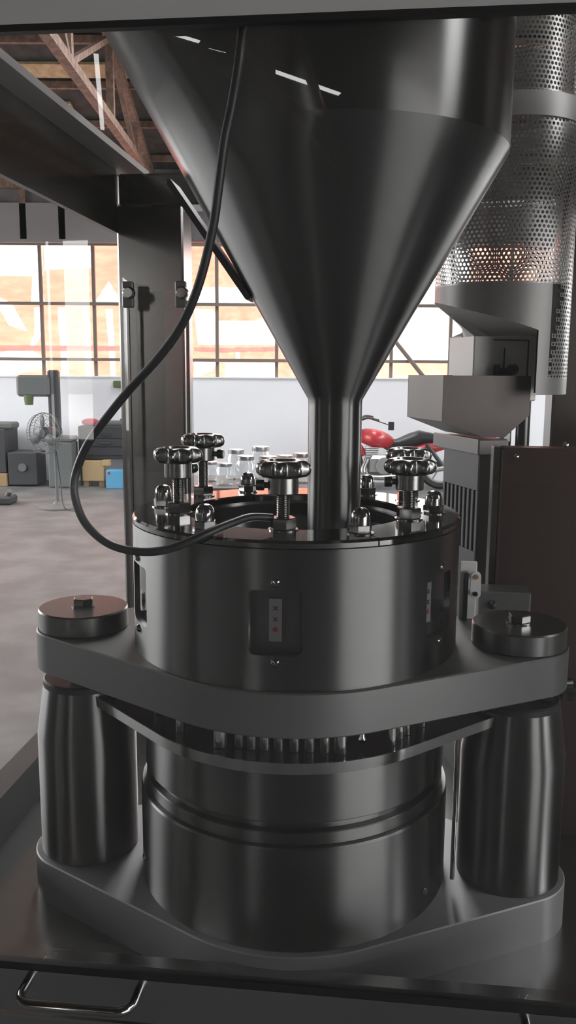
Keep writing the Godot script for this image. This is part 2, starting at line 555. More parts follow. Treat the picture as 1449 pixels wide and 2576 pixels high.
func build_window() -> void:
	var win := Node3D.new()
	win.name = "window_1"
	add_child(win, true)
	win.set_meta("kind", "structure")
	tag(win, "long barred opening in the back wall hung with banners", "window")
	for x in [-7.0, -6.25, -5.5, -4.7, -3.9, -3.15, -2.48, -1.75, -0.92, -0.16, 0.6, 1.31, 2.06, 2.8, 3.5]:
		part("upright_bar", box_of(x - 0.022, x + 0.022, 1.33, 3.02, -10.2, -10.155, 0.006), M.bamboo, win)
	for y in [1.555, 2.25, 2.98]:
		part("cross_bar", box_of(-8.0, 4.2, y - 0.02, y + 0.02, -10.155, -10.115, 0.006), M.bamboo, win)
	var b := B.new()
	b.cyl(Vector3(1.3, 1.86, -10.08), Vector3(1.72, 1.36, -10.06), 0.028, 10)
	part("brace_pole", b, M.bamboo, win)
	part("sill", box_of(-8.0, 4.2, 1.33, 1.345, -10.3, -10.08), M.white_wall, win)
	part("jamb", box_of(4.1, 4.2, 1.33, 3.02, -10.3, -10.1), M.timber, win)
	# banners behind the bars
	var left_shapes := [v2([-40, 612, 92, 612, 92, 690, -40, 690]), v2([97, 612, 218, 612, 218, 668, 97, 675]), v2([65, 690, 80, 690, 97, 755, 60, 755]), v2([-40, 735, 10, 760, 46, 830, 0, 815]), v2([67, 770, 85, 770, 84, 840, 56, 880, 45, 880, 66, 838]), v2([130, 770, 150, 770, 150, 955, 133, 955]), v2([192, 770, 206, 770, 214, 955, 196, 955]), v2([225, 757, 262, 702, 297, 757]), v2([252, 772, 270, 772, 275, 955, 262, 955]), v2([-40, 890, 40, 868, 95, 905, 95, 925, -40, 950])]
	var left_bands := [v2([-60, 866, 302, 866, 302, 880, -60, 882])]
	single("banner", banner(-420, 455, 578, 955, -10.36, 0.0), cloth(banner_tex(-420, 455, 578, 955, left_shapes, left_bands)), Transform3D.IDENTITY, Vector3(-2.5, 1.3, -10.36), "red cloth banner with white strokes behind the window bars left of the column", "banner")
	var mid_shapes := [v2([455, 715, 640, 715, 660, 762, 455, 762]), v2([480, 770, 530, 772, 545, 800, 640, 800, 680, 780, 700, 862, 490, 862]), v2([600, 690, 640, 690, 650, 715, 600, 715]), v2([480, 905, 540, 905, 530, 930, 480, 945]), v2([560, 908, 690, 908, 690, 955, 560, 955]), v2([588, 875, 598, 875, 600, 905, 588, 905])]
	var mid_bands := [v2([480, 868, 560, 870, 700, 866, 700, 878, 560, 882, 480, 880])]
	single("banner", banner(457, 850, 604, 955, -10.35, 0.0), cloth(banner_tex(457, 850, 604, 955, mid_shapes, mid_bands)), Transform3D.IDENTITY, Vector3(-0.4, 1.3, -10.35), "red and white cloth banner behind the window bars between column and hopper", "banner")
	var right_shapes := [v2([850, 604, 1190, 604, 1190, 905, 850, 905]), v2([1170, 905, 1190, 905, 1190, 955, 1170, 955])]
	single("banner", banner(852, 1400, 604, 955, -10.37, 0.0), cloth(banner_tex(852, 1400, 604, 955, right_shapes, []), Color.WHITE, 1.0), Transform3D.IDENTITY, Vector3(2.0, 1.3, -10.37), "mostly white banner with a red lower edge behind the window bars right of the hopper", "banner")
	single("awning_cloth", box_of(-8.0, -1.3, 2.98, 3.45, -10.06, -10.03, 0.01), M.fabric_grey, Transform3D.IDENTITY, Vector3(-4.6, 2.98, -10.05), "dull grey cloth strip hung above the red banner", "cloth")

# ---------------------------------------------------------------- machine
func hull(rc: float, rl: float, s: float, cnt := 160) -> Array:
	# outline of a disc with a rounded lobe at each side, from +z towards +x
	var o := []
	var nx := (rc - rl) / s
	var al := asin(nx)             # where the straight edges leave the disc
	var arcs := [[Vector2.ZERO, rc, -al, al], [Vector2(s, 0), rl, al, PI - al], [Vector2.ZERO, rc, PI - al, PI + al], [Vector2(-s, 0), rl, PI + al, TAU - al]]
	for a in arcs:
		var k := cnt / 4
		for i in k + 1:
			var t: float = lerpf(a[2], a[3], float(i) / k)
			o.append(a[0] + Vector2(sin(t), cos(t)) * a[1])
	return o

func shaped(rings: Array) -> B:
	# rings: [Rc, lobe radius, y]; a solid of stacked hulls with caps
	var b := B.new()
	var rr := []; var cr := []
	var s := 0.277
	for q in rings:
		var r := PackedVector3Array()
		for p in hull(q[0], q[1], s): r.append(Vector3(p.x, q[2], p.y))
		rr.append(r); cr.append(true)
	var a := PackedVector3Array(); var z := PackedVector3Array()
	for i in rr[0].size():
		a.append(Vector3(0, rings[0][2], 0)); z.append(Vector3(0, rings[-1][2], 0))
	rr.push_front(a); rr.push_back(z)
	cr.append(true); cr.append(true)
	b.loft(rr, cr)
	return b

func build_frame() -> void:
	var f := thing("enclosure_frame", "brushed steel machine enclosure with overhead beams, rear columns and clear front door", "enclosure", MT, Vector3(0, 0.75, 0))
	part("front_beam", box_of(-0.46, 0.62, 1.727, 1.83, 0.305, 0.312, 0.001), M.bar, f)
	part("beam_gasket", box_of(-0.46, 0.62, 1.7235, 1.729, 0.3045, 0.3125), M.black, f)
	part("side_beam", box_of(-0.446, -0.436, 1.717, 1.838, -0.7, 0.305, 0.002), M.frame, f)
	part("beam_flange", box_of(-0.446, -0.39, 1.838, 1.85, -0.775, 0.305, 0.002), M.satin, f)
	part("side_beam", box_of(0.61, 0.62, 1.717, 1.838, -0.7, 0.305, 0.002), M.frame, f)
	part("beam_flange", box_of(0.56, 0.62, 1.838, 1.85, -0.775, 0.305, 0.002), M.satin, f)
	part("back_beam", box_of(-0.436, 0.61, 1.77, 1.83, -0.775, -0.7, 0.004), M.frame, f)
	part("rear_column", box_of(-0.438, -0.302, 0.76, 1.77, -0.775, -0.695, 0.004), M.frame, f)
	part("rear_column", box_of(0.43, 0.6, 0.76, 1.77, -0.775, -0.695, 0.004), M.frame, f)
	part("front_post", box_of(-0.56, -0.46, 0.3, 1.83, 0.22, 0.305, 0.004), M.frame, f)
	part("front_post", box_of(0.62, 0.72, 0.3, 1.83, 0.22, 0.305, 0.004), M.frame, f)
	var pane := B.new()
	pane.quad(Vector3(-0.46, 0.85, 0.301), Vector3(0.62, 0.85, 0.301), Vector3(0.62, 1.735, 0.301), Vector3(-0.46, 1.735, 0.301), Vector3(0, 0, 1))
	part("front_pane", pane, M.glass, f)
	var r := part("bottom_rail", box_of(-0.56, 0.72, 0.806, 0.853, 0.295, 0.305, 0.002), M.top, f)
	part("rail_gasket", box_of(-0.46, 0.62, 0.853, 0.861, 0.296, 0.3045), M.black, f)
	part("lower_panel", box_of(-0.56, 0.72, 0.3, 0.8, 0.2, 0.302, 0.003), M.top, f)
	part("cabinet_body", box_of(-0.5, 0.66, 0.02, 0.75, -0.76, 0.2, 0.004), M.dark_steel, f)
	for x in [-0.178, 0.31]:
		var b := B.new()
		var w := 0.057
		var pts := []
		pts.append(Vector3(x - w, 0.843, 0.304))
		pts.append(Vector3(x - w, 0.843, 0.318))
		for i in 7:
			var t := PI / 2 * i / 6
			pts.append(Vector3(x - w + 0.016 * (1 - cos(t)), 0.843, 0.322 + 0.016 * sin(t)))
		for i in 7:
			var t := PI / 2 * i / 6
			pts.append(Vector3(x + w - 0.016 * (1 - sin(t)), 0.843, 0.322 + 0.016 * cos(t)))
		pts.append(Vector3(x + w, 0.843, 0.318))
		pts.append(Vector3(x + w, 0.843, 0.304))
		b.tube(pts, 0.0045, 14)
		part("handle", b, M.polished, r, "polished bow handle")
	var t := thing("machine_table", "dark polished steel table top that carries the pillared press", "table top", MT, Vector3(0, 0.75, 0))
	part("top", box_of(-0.5, 0.66, 0.751, 0.757, -0.78, 0.238, 0.002), M.top, t)
	part("edge_rail", box_of(-0.48, -0.44, 0.757, 0.826, -0.69, 0.238, 0.003), M.charcoal, t)
	part("edge_rail", box_of(0.62, 0.65, 0.757, 0.8, -0.69, 0.238, 0.003), M.charcoal, t)
	# clear guard clamped to the left rear column
	var g := thing("acrylic_guard", "clear acrylic guard sheet with clamp knobs in front of the left rear column", "guard", MT, Vector3(-0.345, 0.76, -0.655))
	var b := B.new()
	var ol := [Vector2(-0.414, 0.76), Vector2(-0.278, 0.76), Vector2(-0.278, 1.598), Vector2(-0.388, 1.606), Vector2(-0.414, 1.626)]
	b.xf = Transform3D(Basis(Vector3.RIGHT, Vector3(0, 0, 1), Vector3(0, 1, 0)), Vector3(0, 0, -0.655))
	ol.reverse()
	b.prism(ol, 0.0, 0.005, 0.0, false)
	part("sheet", b, M.glass, g)
	part("edge_strip", box_of(-0.407, -0.401, 0.76, 1.575, -0.652, -0.646, 0.001), M.frame, g)
	part("edge_strip", box_of(-0.286, -0.279, 0.76, 1.58, -0.652, -0.64, 0.001), M.frame, g)
	for x in [-0.397, -0.291]:
		b = B.new()
		b.box(Vector3(x - 0.004, 1.592, -0.643), Vector3(0.022, 0.05, 0.012), 0.002)
		var k := part("clamp", b, M.plate, g)
		b = B.new()
		b.xf = Transform3D(Basis(Vector3.RIGHT, PI / 2), Vector3(x + 0.002, 1.594, -0.637))
		b.lathe([Vector2(0, 0), Vector2(0.008, 0), Vector2(0.012, 0.005), Vector2(0.012, 0.014), Vector2(0.009, 0.018), Vector2(0, 0.018)], 20)
		part("knob", b, M.cast, k)

func build_plates() -> void:
	single("upper_plate", shaped([[0.2035, 0.0585, 1.068], [0.205, 0.06, 1.0695], [0.205, 0.06, 1.1165], [0.2035, 0.0585, 1.118]]), M.plate, MT, Vector3(0, 1.068, 0), "thick rounded steel plate under the big drum, pillars at its ends", "plate")
	var s := 0.277
	for q in [[-s, "dark steel disc with a hex bolt on the left end of the upper plate"], [s, "dark steel disc with a hex bolt on the right end of the upper plate"]]:
		var x: float = q[0]
		var d := thing("cover_disc", q[1], "disc", MT, Vector3(x, 1.118, 0), "cover discs on the upper plate")
		var b := B.new()
		b.xf.origin = Vector3(x, 0, 0)
		b.lathe([Vector2(0, 1.118), Vector2(0.0555, 1.118), Vector2(0.057, 1.1195), Vector2(0.057, 1.1425), Vector2(0.0555, 1.1445), Vector2(0, 1.1445)], 72)
		part("disc", b, M.pad, d)
		b = B.new()
		b.xf.origin = Vector3(x, 0, 0)
		b.lathe([Vector2(0, 1.1445), Vector2(0.0155, 1.1445), Vector2(0.0155, 1.146), Vector2(0, 1.146)], 32)
		b.hexa(Vector3(0, 1.146, 0), 0.0135, 0.0095, 0.3 if x < 0 else 0.1)
		part("bolt", b, M.cast, d)
	for q in [[-s, "left tapered steel pillar between the base plate and the upper plate"], [s, "right tapered steel pillar between the base plate and the upper plate"]]:
		var x: float = q[0]
		var p := thing("support_pillar", q[1], "pillar", MT, Vector3(x, 0.815, 0), "tapered pillars of the press")
		var b := B.new()
		b.xf.origin = Vector3(x, 0, 0)
		b.lathe([Vector2(0, 0.815), Vector2(0.0625, 0.815), Vector2(0.064, 0.8165), Vector2(0.064, 0.978), Vector2(0.0545, 1.043), Vector2(0, 1.043)], 72)
		part("shaft", b, M.brushed, p)
		b = B.new()
		b.xf.origin = Vector3(x, 0, 0)
		b.lathe([Vector2(0, 1.043), Vector2(0.0545, 1.043), Vector2(0.0545, 1.05), Vector2(0.052, 1.052), Vector2(0.03, 1.052), Vector2(0.03, 1.05), Vector2(0, 1.05)], 64)
		part("collar", b, M.black, p, "black collar")
		b = B.new()
		b.xf.origin = Vector3(x, 0, 0)
		b.lathe([Vector2(0, 1.05), Vector2(0.024, 1.05), Vector2(0.024, 1.068), Vector2(0, 1.068)], 40)
		b.box(Vector3(0.034, 1.057, 0.018), Vector3(0.014, 0.01, 0.012), 0.001)
		part("neck", b, M.dark_steel, p)
		if x > 0:
			b = B.new()
			b.xf.origin = Vector3(0.35, 0, -0.04)
			b.lathe([Vector2(0, 1.038), Vector2(0.018, 1.038), Vector2(0.019, 1.05), Vector2(0.016, 1.054), Vector2(0, 1.054)], 24)
			b.xf.origin = Vector3.ZERO
			b.cyl(Vector3(0.3, 1.056, -0.02), Vector3(0.352, 1.056, -0.04), 0.006, 12)
			part("side_knob", b, M.dark_steel, p)
	var bp := thing("base_plate", "thick rounded steel base plate with lobes under both pillars", "plate", MT, Vector3(0, 0.757, 0))
	part("plate", shaped([[0.205, 0.072, 0.757], [0.205, 0.072, 0.8135], [0.2035, 0.0705, 0.815]]), M.base, bp)
	# tray with its guide pins
	var tp := thing("tray_plate", "thin dark mirror plate with a bright rim and a row of pins", "plate", MT, Vector3(0, 1.028, 0))
	part("plate", shaped([[0.2015, 0.012, 1.0285], [0.2025, 0.013, 1.0295], [0.2025, 0.013, 1.0385], [0.2015, 0.012, 1.0395]]), M.tray, tp)
	var rim := B.new()
	var ro := []; var cr := []
	for q in [[0.2035, 0.014, 1.0278], [0.2035, 0.014, 1.0402], [0.2012, 0.0117, 1.0402]]:
		var r := PackedVector3Array()
		for p in hull(q[0], q[1], s): r.append(Vector3(p.x, q[2], p.y))
		ro.append(r); cr.append(true)
	rim.loft(ro, cr)
	part("rim", rim, M.polished, tp, "bright polished rim")
	var pins := [[-41.0, 0.0062, 0.178], [-21.0, 0.0078, 0.18], [-14.6, 0.0058, 0.172], [-9.8, 0.0058, 0.172], [-5.0, 0.0058, 0.171], [0.2, 0.0058, 0.17], [6.0, 0.0058, 0.17], [11.6, 0.006, 0.171], [17.0, 0.006, 0.174], [22.2, 0.0078, 0.18], [41.5, 0.0072, 0.184], [47.5, 0.0058, 0.178], [52.0, 0.0052, 0.177], [-60.0, 0.006, 0.178], [62.0, 0.006, 0.178]]
	for q in pins:
		var t := deg_to_rad(q[0])
		var b := B.new()
		b.xf.origin = Vector3(q[2] * sin(t), 0, q[2] * cos(t))
		b.lathe([Vector2(0, 1.0395), Vector2(q[1] - 0.0006, 1.0395), Vector2(q[1], 1.0402), Vector2(q[1], 1.068), Vector2(0, 1.068)], 20)
		part("guide_pin", b, M.pin, tp)
	var b2 := B.new()
	b2.xf.origin = Vector3(0.18 * sin(0.53), 0, 0.18 * cos(0.53))
	b2.lathe([Vector2(0, 1.0475), Vector2(0.003, 1.0475), Vector2(0.0045, 1.051), Vector2(0.003, 1.055), Vector2(0.002, 1.068), Vector2(0, 1.068)], 14)
	part("nipple", b2, M.polished, tp)

func cyl_pt(t: float, y: float, r: float) -> Vector3:
	return Vector3(r * sin(t), y, r * cos(t))

func round_rect(c: Vector2, h: Vector2, r: float, k := 8) -> Array:
	var o := []
	for q in 4:
		var cc: Vector2 = c + Vector2(h.x - r, h.y - r) * [Vector2(1, 1), Vector2(-1, 1), Vector2(-1, -1), Vector2(1, -1)][q]
		for i in k:
			var t := PI / 2 * q + PI / 2 * (i + 0.5) / k
			o.append(cc + Vector2(cos(t), sin(t)) * r)
	var full := []
	for i in o.size():
		var a: Vector2 = o[i]; var b: Vector2 = o[(i + 1) % o.size()]
		var cnt := maxi(1, int((b - a).length() / 0.003))
		for q in cnt: full.append(a.lerp(b, float(q) / cnt))
	return full

func build_drum() -> void:
	var d := thing("dosing_drum", "big brushed steel drum with little windows and a bolted ring lid", "drum", MT, Vector3(0, 1.118, 0))
	var R := 0.2
	var y0 := 1.118; var y1 := 1.2692
	var wa := 0.17
	var b := B.new()
	var wins := [deg_to_rad(-60.0), 0.0, deg_to_rad(60.0)]
	# plain wall between the windows
	var spans := [[-PI / 3 + wa, -wa], [wa, PI / 3 - wa], [PI / 3 + wa, TAU - PI / 3 - wa]]
	for s in spans:
		b.lathe([Vector2(R, y0), Vector2(R, y1)], maxi(8, int((s[1] - s[0]) / 0.05)), s[0], s[1])
	for w in wins:
		b.lathe([Vector2(R, y0), Vector2(R, 1.136)], 8, w - wa, w + wa)
		b.lathe([Vector2(R, 1.248), Vector2(R, y1)], 8, w - wa, w + wa)
		var inner := round_rect(Vector2(0, 1.1915), Vector2(0.0283, 0.0348), 0.006)
		var ring_a := PackedVector3Array(); var na := PackedVector3Array()
		var rings := []
		for f in [1.0, 0.5, 0.0]:
			var rr := []
			for p in inner:
				var c := Vector2(p.x, p.y - 1.192)
				# the same direction out to the rectangle wa x (1.136 .. 1.248)
				var k := minf(wa * R / maxf(absf(c.x), 1e-6), 0.056 / maxf(absf(c.y), 1e-6))
				var oq := Vector2(c.x * k, 1.192 + c.y * k)
				var q: Vector2 = (p as Vector2).lerp(oq, f)
				rr.append(q)
			rings.append(rr)
		for i in 2:
			for j in inner.size():
				var j2: int = (j + 1) % inner.size()
				var qs := [rings[i][j], rings[i][j2], rings[i + 1][j2], rings[i + 1][j]]
				var ps := []; var ns := []
				for q in qs:
					ps.append(cyl_pt(w + q.x / R, q.y, R)); ns.append(cyl_pt(w + q.x / R, 0, 1))
				b.tri(ps[0], ps[1], ps[2], ns[0], ns[1], ns[2], qs[0], qs[1], qs[2])
				b.tri(ps[0], ps[2], ps[3], ns[0], ns[2], ns[3], qs[0], qs[2], qs[3])
		# corners that the radial strips leave open
		for sx in [-1, 1]:
			for sy in [-1, 1]:
				var cp := Vector2(sx * wa * R, 1.192 + sy * 0.056)
				for j in inner.size():
					var a: Vector2 = rings[0][j]; var e: Vector2 = rings[0][(j + 1) % inner.size()]
					var hit_x: bool = absf(absf(a.x) - wa * R) < 1e-4 and absf(absf(e.y - 1.192) - 0.056) < 1e-4
					var hit_y: bool = absf(absf(e.x) - wa * R) < 1e-4 and absf(absf(a.y - 1.192) - 0.056) < 1e-4
					if (hit_x or hit_y) and signf(a.x) == sx and signf(a.y - 1.192) == sy:
						b.tri(cyl_pt(w + a.x / R, a.y, R), cyl_pt(w + e.x / R, e.y, R), cyl_pt(w + cp.x / R, cp.y, R), cyl_pt(w + a.x / R, 0, 1), cyl_pt(w + e.x / R, 0, 1), cyl_pt(w + cp.x / R, 0, 1))
		# the reveal of the opening
		for j in inner.size():
			var p: Vector2 = inner[j]; var q: Vector2 = inner[(j + 1) % inner.size()]
			var nn := Vector2(0, 1.1915) - (p + q) * 0.5
			var n3 := (cyl_pt(w + 0.001, 0, R) - cyl_pt(w, 0, R)).normalized() * nn.x + Vector3.UP * nn.y
			b.quad(cyl_pt(w + p.x / R, p.y, R), cyl_pt(w + q.x / R, q.y, R), cyl_pt(w + q.x / R, q.y, R - 0.007), cyl_pt(w + p.x / R, p.y, R - 0.007), n3.normalized())
	# inner wall and floor
	b.lathe([Vector2(0.135, y1), Vector2(0.135, y0 + 0.02), Vector2(0, y0 + 0.02)], 64)
	b.lathe([Vector2(0, y0), Vector2(R, y0)], 64)
	part("body", b, M.brushed, d)
	b = B.new()
	b.lathe([Vector2(0.18, y0 + 0.001), Vector2(0.18, y1)], 64)
	part("liner", b, M.dark_steel, d)
	var wl := ["window on the left side of the drum", "front window of the drum", "window on the right side of the drum"]
	for i in 3:
		var w: float = wins[i]
		b = B.new()
		b.lathe([Vector2(R - 0.008, 1.155), Vector2(R - 0.004, 1.155), Vector2(R - 0.004, 1.228), Vector2(R - 0.008, 1.228)], 8, w - 0.148, w + 0.148)
		var wn := part("sight_window", b, M.smoked, d, wl[i])
		b = B.new()
		b.lathe([Vector2(0.183, 1.168), Vector2(0.186, 1.168), Vector2(0.186, 1.214), Vector2(0.183, 1.214)], 4, w - 0.045, w + 0.028)
		part("scale_strip", b, M.strip, wn)
		for k in 3:
			b = B.new()
			var yy: float = [1.204, 1.192, 1.181][k]
			for sg in [-1, 1]:
				var c := cyl_pt(w - 0.008, yy, 0.1863)
				b.xf = Transform3D(Basis(Vector3.UP, w) * Basis(Vector3.BACK, sg * 0.8), c)
				b.box(Vector3.ZERO, Vector3(0.006 if k < 2 else 0.005, 0.0011 if k < 2 else 0.0032, 0.0006))
			part("mark", b, M.ink if k < 2 else M.red_ink, wn)
		for yy in [1.2345, 1.1495]:
			b = B.new()
			b.xf = Transform3D(Basis(Vector3.UP, w) * Basis(Vector3.RIGHT, PI / 2), cyl_pt(w, yy, R - 0.0005))
			b.lathe([Vector2(0, 0), Vector2(0.0048, 0), Vector2(0.0046, 0.002), Vector2(0.003, 0.0036), Vector2(0, 0.0042)], 18)
			b.box(Vector3(0, 0.0042, 0), Vector3(0.005, 0.0006, 0.0008))
			part("screw", b, M.chrome, d)
	# the lid in two halves with a slit between them
	for h in 2:
		b = B.new()
		var t0 := deg_to_rad(31.3) + (0.0 if h == 0 else PI) + 0.0045
		var t1 := t0 + PI - 0.009
		b.lathe([Vector2(0.135, 1.2695), Vector2(0.199, 1.2695), Vector2(0.2, 1.2705), Vector2(0.2, 1.2755), Vector2(0.1975, 1.2783), Vector2(0.137, 1.2783), Vector2(0.135, 1.2765), Vector2(0.135, 1.2695)], 64, t0, t1)
		for t in [t0, t1]:
			var nn := Vector3(cos(t), 0, -sin(t)) * (1.0 if t == t1 else -1.0)
			b.quad(cyl_pt(t, 1.2695, 0.135), cyl_pt(t, 1.2695, 0.2), cyl_pt(t, 1.278, 0.1985), cyl_pt(t, 1.278, 0.136), nn)
		part("lid_half", b, M.lid, d)
	b = B.new()
	b.lathe([Vector2(0.1355, 1.25), Vector2(0.128, 1.25), Vector2(0.128, 1.2655), Vector2(0.1355, 1.2655)], 64)
	part("inner_lip", b, M.tray, d)
	for a in [-30.0, 30.0, -90.0, 90.0, -150.0, 150.0]:
		var t := deg_to_rad(a)
		b = B.new()
		b.xf.origin = cyl_pt(t, 1.2783, 0.168)
		b.lathe([Vector2(0, 0), Vector2(0.0145, 0), Vector2(0.0145, 0.0012), Vector2(0, 0.0012)], 32)
		b.hexa(Vector3(0, 0.0012, 0), 0.0125, 0.009, t * 1.7)
		b.lathe([Vector2(0.0105, 0.0095), Vector2(0.0105, 0.017), Vector2(0.0098, 0.0215), Vector2(0.0075, 0.0255), Vector2(0.004, 0.0275), Vector2(0, 0.028)], 28)
		part("cap_nut", b, M.chrome, d)
	build_handwheels()

func build_handwheels() -> void:
	# one adjuster at the origin: washer, nut, threaded rod, hub and lobed wheel; copies are set beside it
	var specs := [[0.0, 0.137, 1.354, -1.5, "lobed handwheel on a threaded rod, front of the drum lid"], [-0.137, 0.047, 1.3575, 2.6, "lobed handwheel on a threaded rod, left edge of the drum lid"], [-0.138, -0.098, 1.363, 1.5, "tallest handwheel, behind the left one beside the rear column"], [0.137, 0.047, 1.349, -1.5, "lobed handwheel on a threaded rod, right of the hopper spout"], [0.139, -0.1, 1.348, 0.8, "handwheel half hidden behind the right one, before the motorcycle"]]
	var i := 0
	for s in specs:
		var top: float = s[2] - 1.2783
		var h := thing("handwheel", s[4], "handwheel", MT, Vector3(s[0], 1.2783, s[1]), "handwheels on the drum lid")
		base[h] = Vector3.ZERO
		var b := B.new()
		b.lathe([Vector2(0, 0), Vector2(0.0165, 0), Vector2(0.0165, 0.0013), Vector2(0, 0.0013)], 32)
		b.hexa(Vector3(0, 0.0013, 0), 0.0148, 0.0125, 0.35 + i)
		part("nut", b, M.chrome, h)
		b = B.new()
		var pr := [Vector2(0, 0.012)]
		var y := 0.0135
		while y < top - 0.034:
			pr.append(Vector2(0.0064, y)); pr.append(Vector2(0.0073, y + 0.0009))
			y += 0.0019
		pr.append(Vector2(0.0064, top - 0.03)); pr.append(Vector2(0, top - 0.03))
		b.lathe(pr, 24)
		part("threaded_rod", b, M.chrome, h)
		b = B.new()
		b.lathe([Vector2(0, top - 0.036), Vector2(0.0155, top - 0.036), Vector2(0.0165, top - 0.035), Vector2(0.0165, top - 0.018), Vector2(0, top - 0.018)], 36)
		part("hub", b, M.cast, h)
		# wheel with eight lobes and a dished top
		b = B.new()
		var ring := func(f: float, yy: float, lob: float) -> PackedVector3Array:
			var r := PackedVector3Array()
			for j in 96:
				var t := TAU * j / 96
				var l := pow(0.5 + 0.5 * cos(t * 8.0 + 0.4), 0.8)
				r.append(Vector3(sin(t), 0, cos(t)) * (f + lob * l) + Vector3.UP * (top + yy))
			return r
		var rings := [ring.call(0.0, -0.018, 0.0), ring.call(0.018, -0.0185, 0.0), ring.call(0.021, -0.0172, 0.0045), ring.call(0.0216, -0.0142, 0.0078), ring.call(0.0218, -0.0095, 0.0088), ring.call(0.0216, -0.0045, 0.0078), ring.call(0.021, -0.0012, 0.0045), ring.call(0.0203, 0.0, 0.002), ring.call(0.0172, 0.0, 0.0), ring.call(0.0155, -0.006, 0.0), ring.call(0.0, -0.007, 0.0)]
		b.loft(rings, [true, true, false, false, false, false, false, false, true, true, true])
		part("wheel", b, M.cast, h)
		b = B.new()
		b.xf = Transform3D(Basis(Vector3.UP, s[3]), Vector3(0, top - 0.027, 0)) * Transform3D(Basis(Vector3.RIGHT, PI / 2), Vector3(0, 0, 0.015))
		b.lathe([Vector2(0, 0), Vector2(0.0035, 0), Vector2(0.0035, 0.005), Vector2(0.0058, 0.0055), Vector2(0.0062, 0.007), Vector2(0.0062, 0.013), Vector2(0.0055, 0.0142), Vector2(0, 0.0142)], 20)
		part("lock_screw", b, M.dark_steel, h)
		i += 1

func build_lower() -> void:
	var d := thing("lower_drum", "brushed steel lower drum with a dark groove between base and tray plates", "drum", MT, Vector3(0, 0.815, 0))
	var b := B.new()
	b.lathe([Vector2(0, 0.815), Vector2(0.196, 0.815), Vector2(0.196, 0.9355), Vector2(0.1945, 0.938), Vector2(0.18, 0.938)], 128)
	part("base_ring", b, M.brushed, d)
	b = B.new()
	b.lathe([Vector2(0.186, 0.9375), Vector2(0.189, 0.939), Vector2(0.189, 0.952), Vector2(0.188, 0.953), Vector2(0.179, 0.953), Vector2(0.179, 0.964), Vector2(0.188, 0.964), Vector2(0.19, 0.966), Vector2(0.19, 1.028), Vector2(0, 1.028)], 128)
	part("upper_ring", b, M.brushed, d)
	for q in [[-63.0, 0.852], [58.0, 0.842]]:
		var t := deg_to_rad(q[0])
		b = B.new()
		b.xf = Transform3D(Basis(Vector3.UP, t) * Basis(Vector3.RIGHT, PI / 2), cyl_pt(t, q[1], 0.1955))
		b.lathe([Vector2(0, 0), Vector2(0.0055, 0), Vector2(0.0053, 0.002), Vector2(0.0035, 0.004), Vector2(0, 0.0046)], 18)
		part("screw", b, M.chrome, d)
	b = B.new()
	b.cyl(Vector3(0.203, 0.83, 0.055), Vector3(0.203, 1.028, 0.055), 0.0028, 10)
	part("tie_rod", b, M.polished, d)

func build_hopper() -> void:
	var ax := 0.0465
	var h := thing("powder_hopper", "large dark steel funnel hopper with a straight spout into the drum", "hopper", MT, Vector3(ax, 1.145, 0))
	var b := B.new()
	b.xf.origin = Vector3(ax, 0, 0)
	b.lathe([Vector2(0, 1.15), Vector2(0.0325, 1.15), Vector2(0.0325, 1.413)], 56)
	part("spout", b, M.hopper, h)
	# cone that runs into an upright wall on the right and goes on spreading on the left
	b = B.new()
	b.xf.origin = Vector3(ax, 0, 0)
	var rings := []; var cr := []
	var ys := [1.408, 1.414, 1.42, 1.45]
	while ys[-1] < 2.02:
		var nxt: float = ys[-1] + 0.0125
		if ys[-1] < 1.6905 and nxt > 1.6905: nxt = 1.691
		ys.append(nxt)
	var cnt := 144
	for y in ys:
		var r := PackedVector3Array()
		for j in cnt:
			var t := TAU * j / cnt
			var cone: float = maxf(0.0325, 0.0345 + 0.575 * (y - 1.417))
			if y < 1.412: cone = 0.0325
			# how far from the right-hand side this direction is, 0 .. PI
			var off := absf(angle_difference(t, deg_to_rad(75.0)))
			var cap := 0.192
			if off > 1.75: cap = 0.192 + 0.42 * pow((off - 1.75) / (PI - 1.75), 1.4)
			# a little rounding where cone meets wall
			var k := 0.0004 + 0.05 * clampf((off - 1.2) / 1.0, 0.0, 1.0)
			var e := clampf(0.5 + 0.5 * (cap - cone) / k, 0.0, 1.0)
			var rad := lerpf(cap, cone, e) - k * e * (1.0 - e)
			r.append(Vector3(rad * sin(t), y, rad * cos(t)))
		rings.append(r)
		cr.append(absf(y - 1.691) < 1e-4)
	b.loft(rings, cr)
	var cone_part := part("cone", b, M.hopper, h)
	b = B.new()
	var lid_ring: Array = []
	b.xf.origin = Vector3(ax, 0, 0)
	var c0 := PackedVector3Array(); var e0 := PackedVector3Array()
	for j in cnt:
		c0.append(Vector3(0, rings[-1][0].y + 0.01, 0))
		e0.append(rings[-1][j])
	b.loft([e0, c0], [true, true])
	part("lid", b, M.hopper, h)
	# flat lug along the left edge of the cone
	b = B.new()
	var a1 := Vector3(-0.151, 1.666, 0.0); var a2 := Vector3(-0.0555, 1.531, 0.0)
	var dd := (a2 - a1).normalized()
	var nn := Vector3(-dd.y, dd.x, 0) * -1.0
	b.xf = Transform3D(Basis(dd, Vector3(0, 0, 1), dd.cross(Vector3(0, 0, 1))), (a1 + a2) * 0.5)
	b.box(Vector3.ZERO, Vector3((a2 - a1).length(), 0.05, 0.007), 0.002)
	part("side_lug", b, M.charcoal, cone_part)

func spline(p: Array, per := 8) -> Array:
	var o := []
	for i in p.size() - 1:
		var a: Vector3 = p[maxi(i - 1, 0)]; var b: Vector3 = p[i]; var c: Vector3 = p[i + 1]; var d: Vector3 = p[mini(i + 2, p.size() - 1)]
		for k in per: o.append(b.cubic_interpolate(c, a, d, float(k) / per))
	o.append(p[-1])
	return o

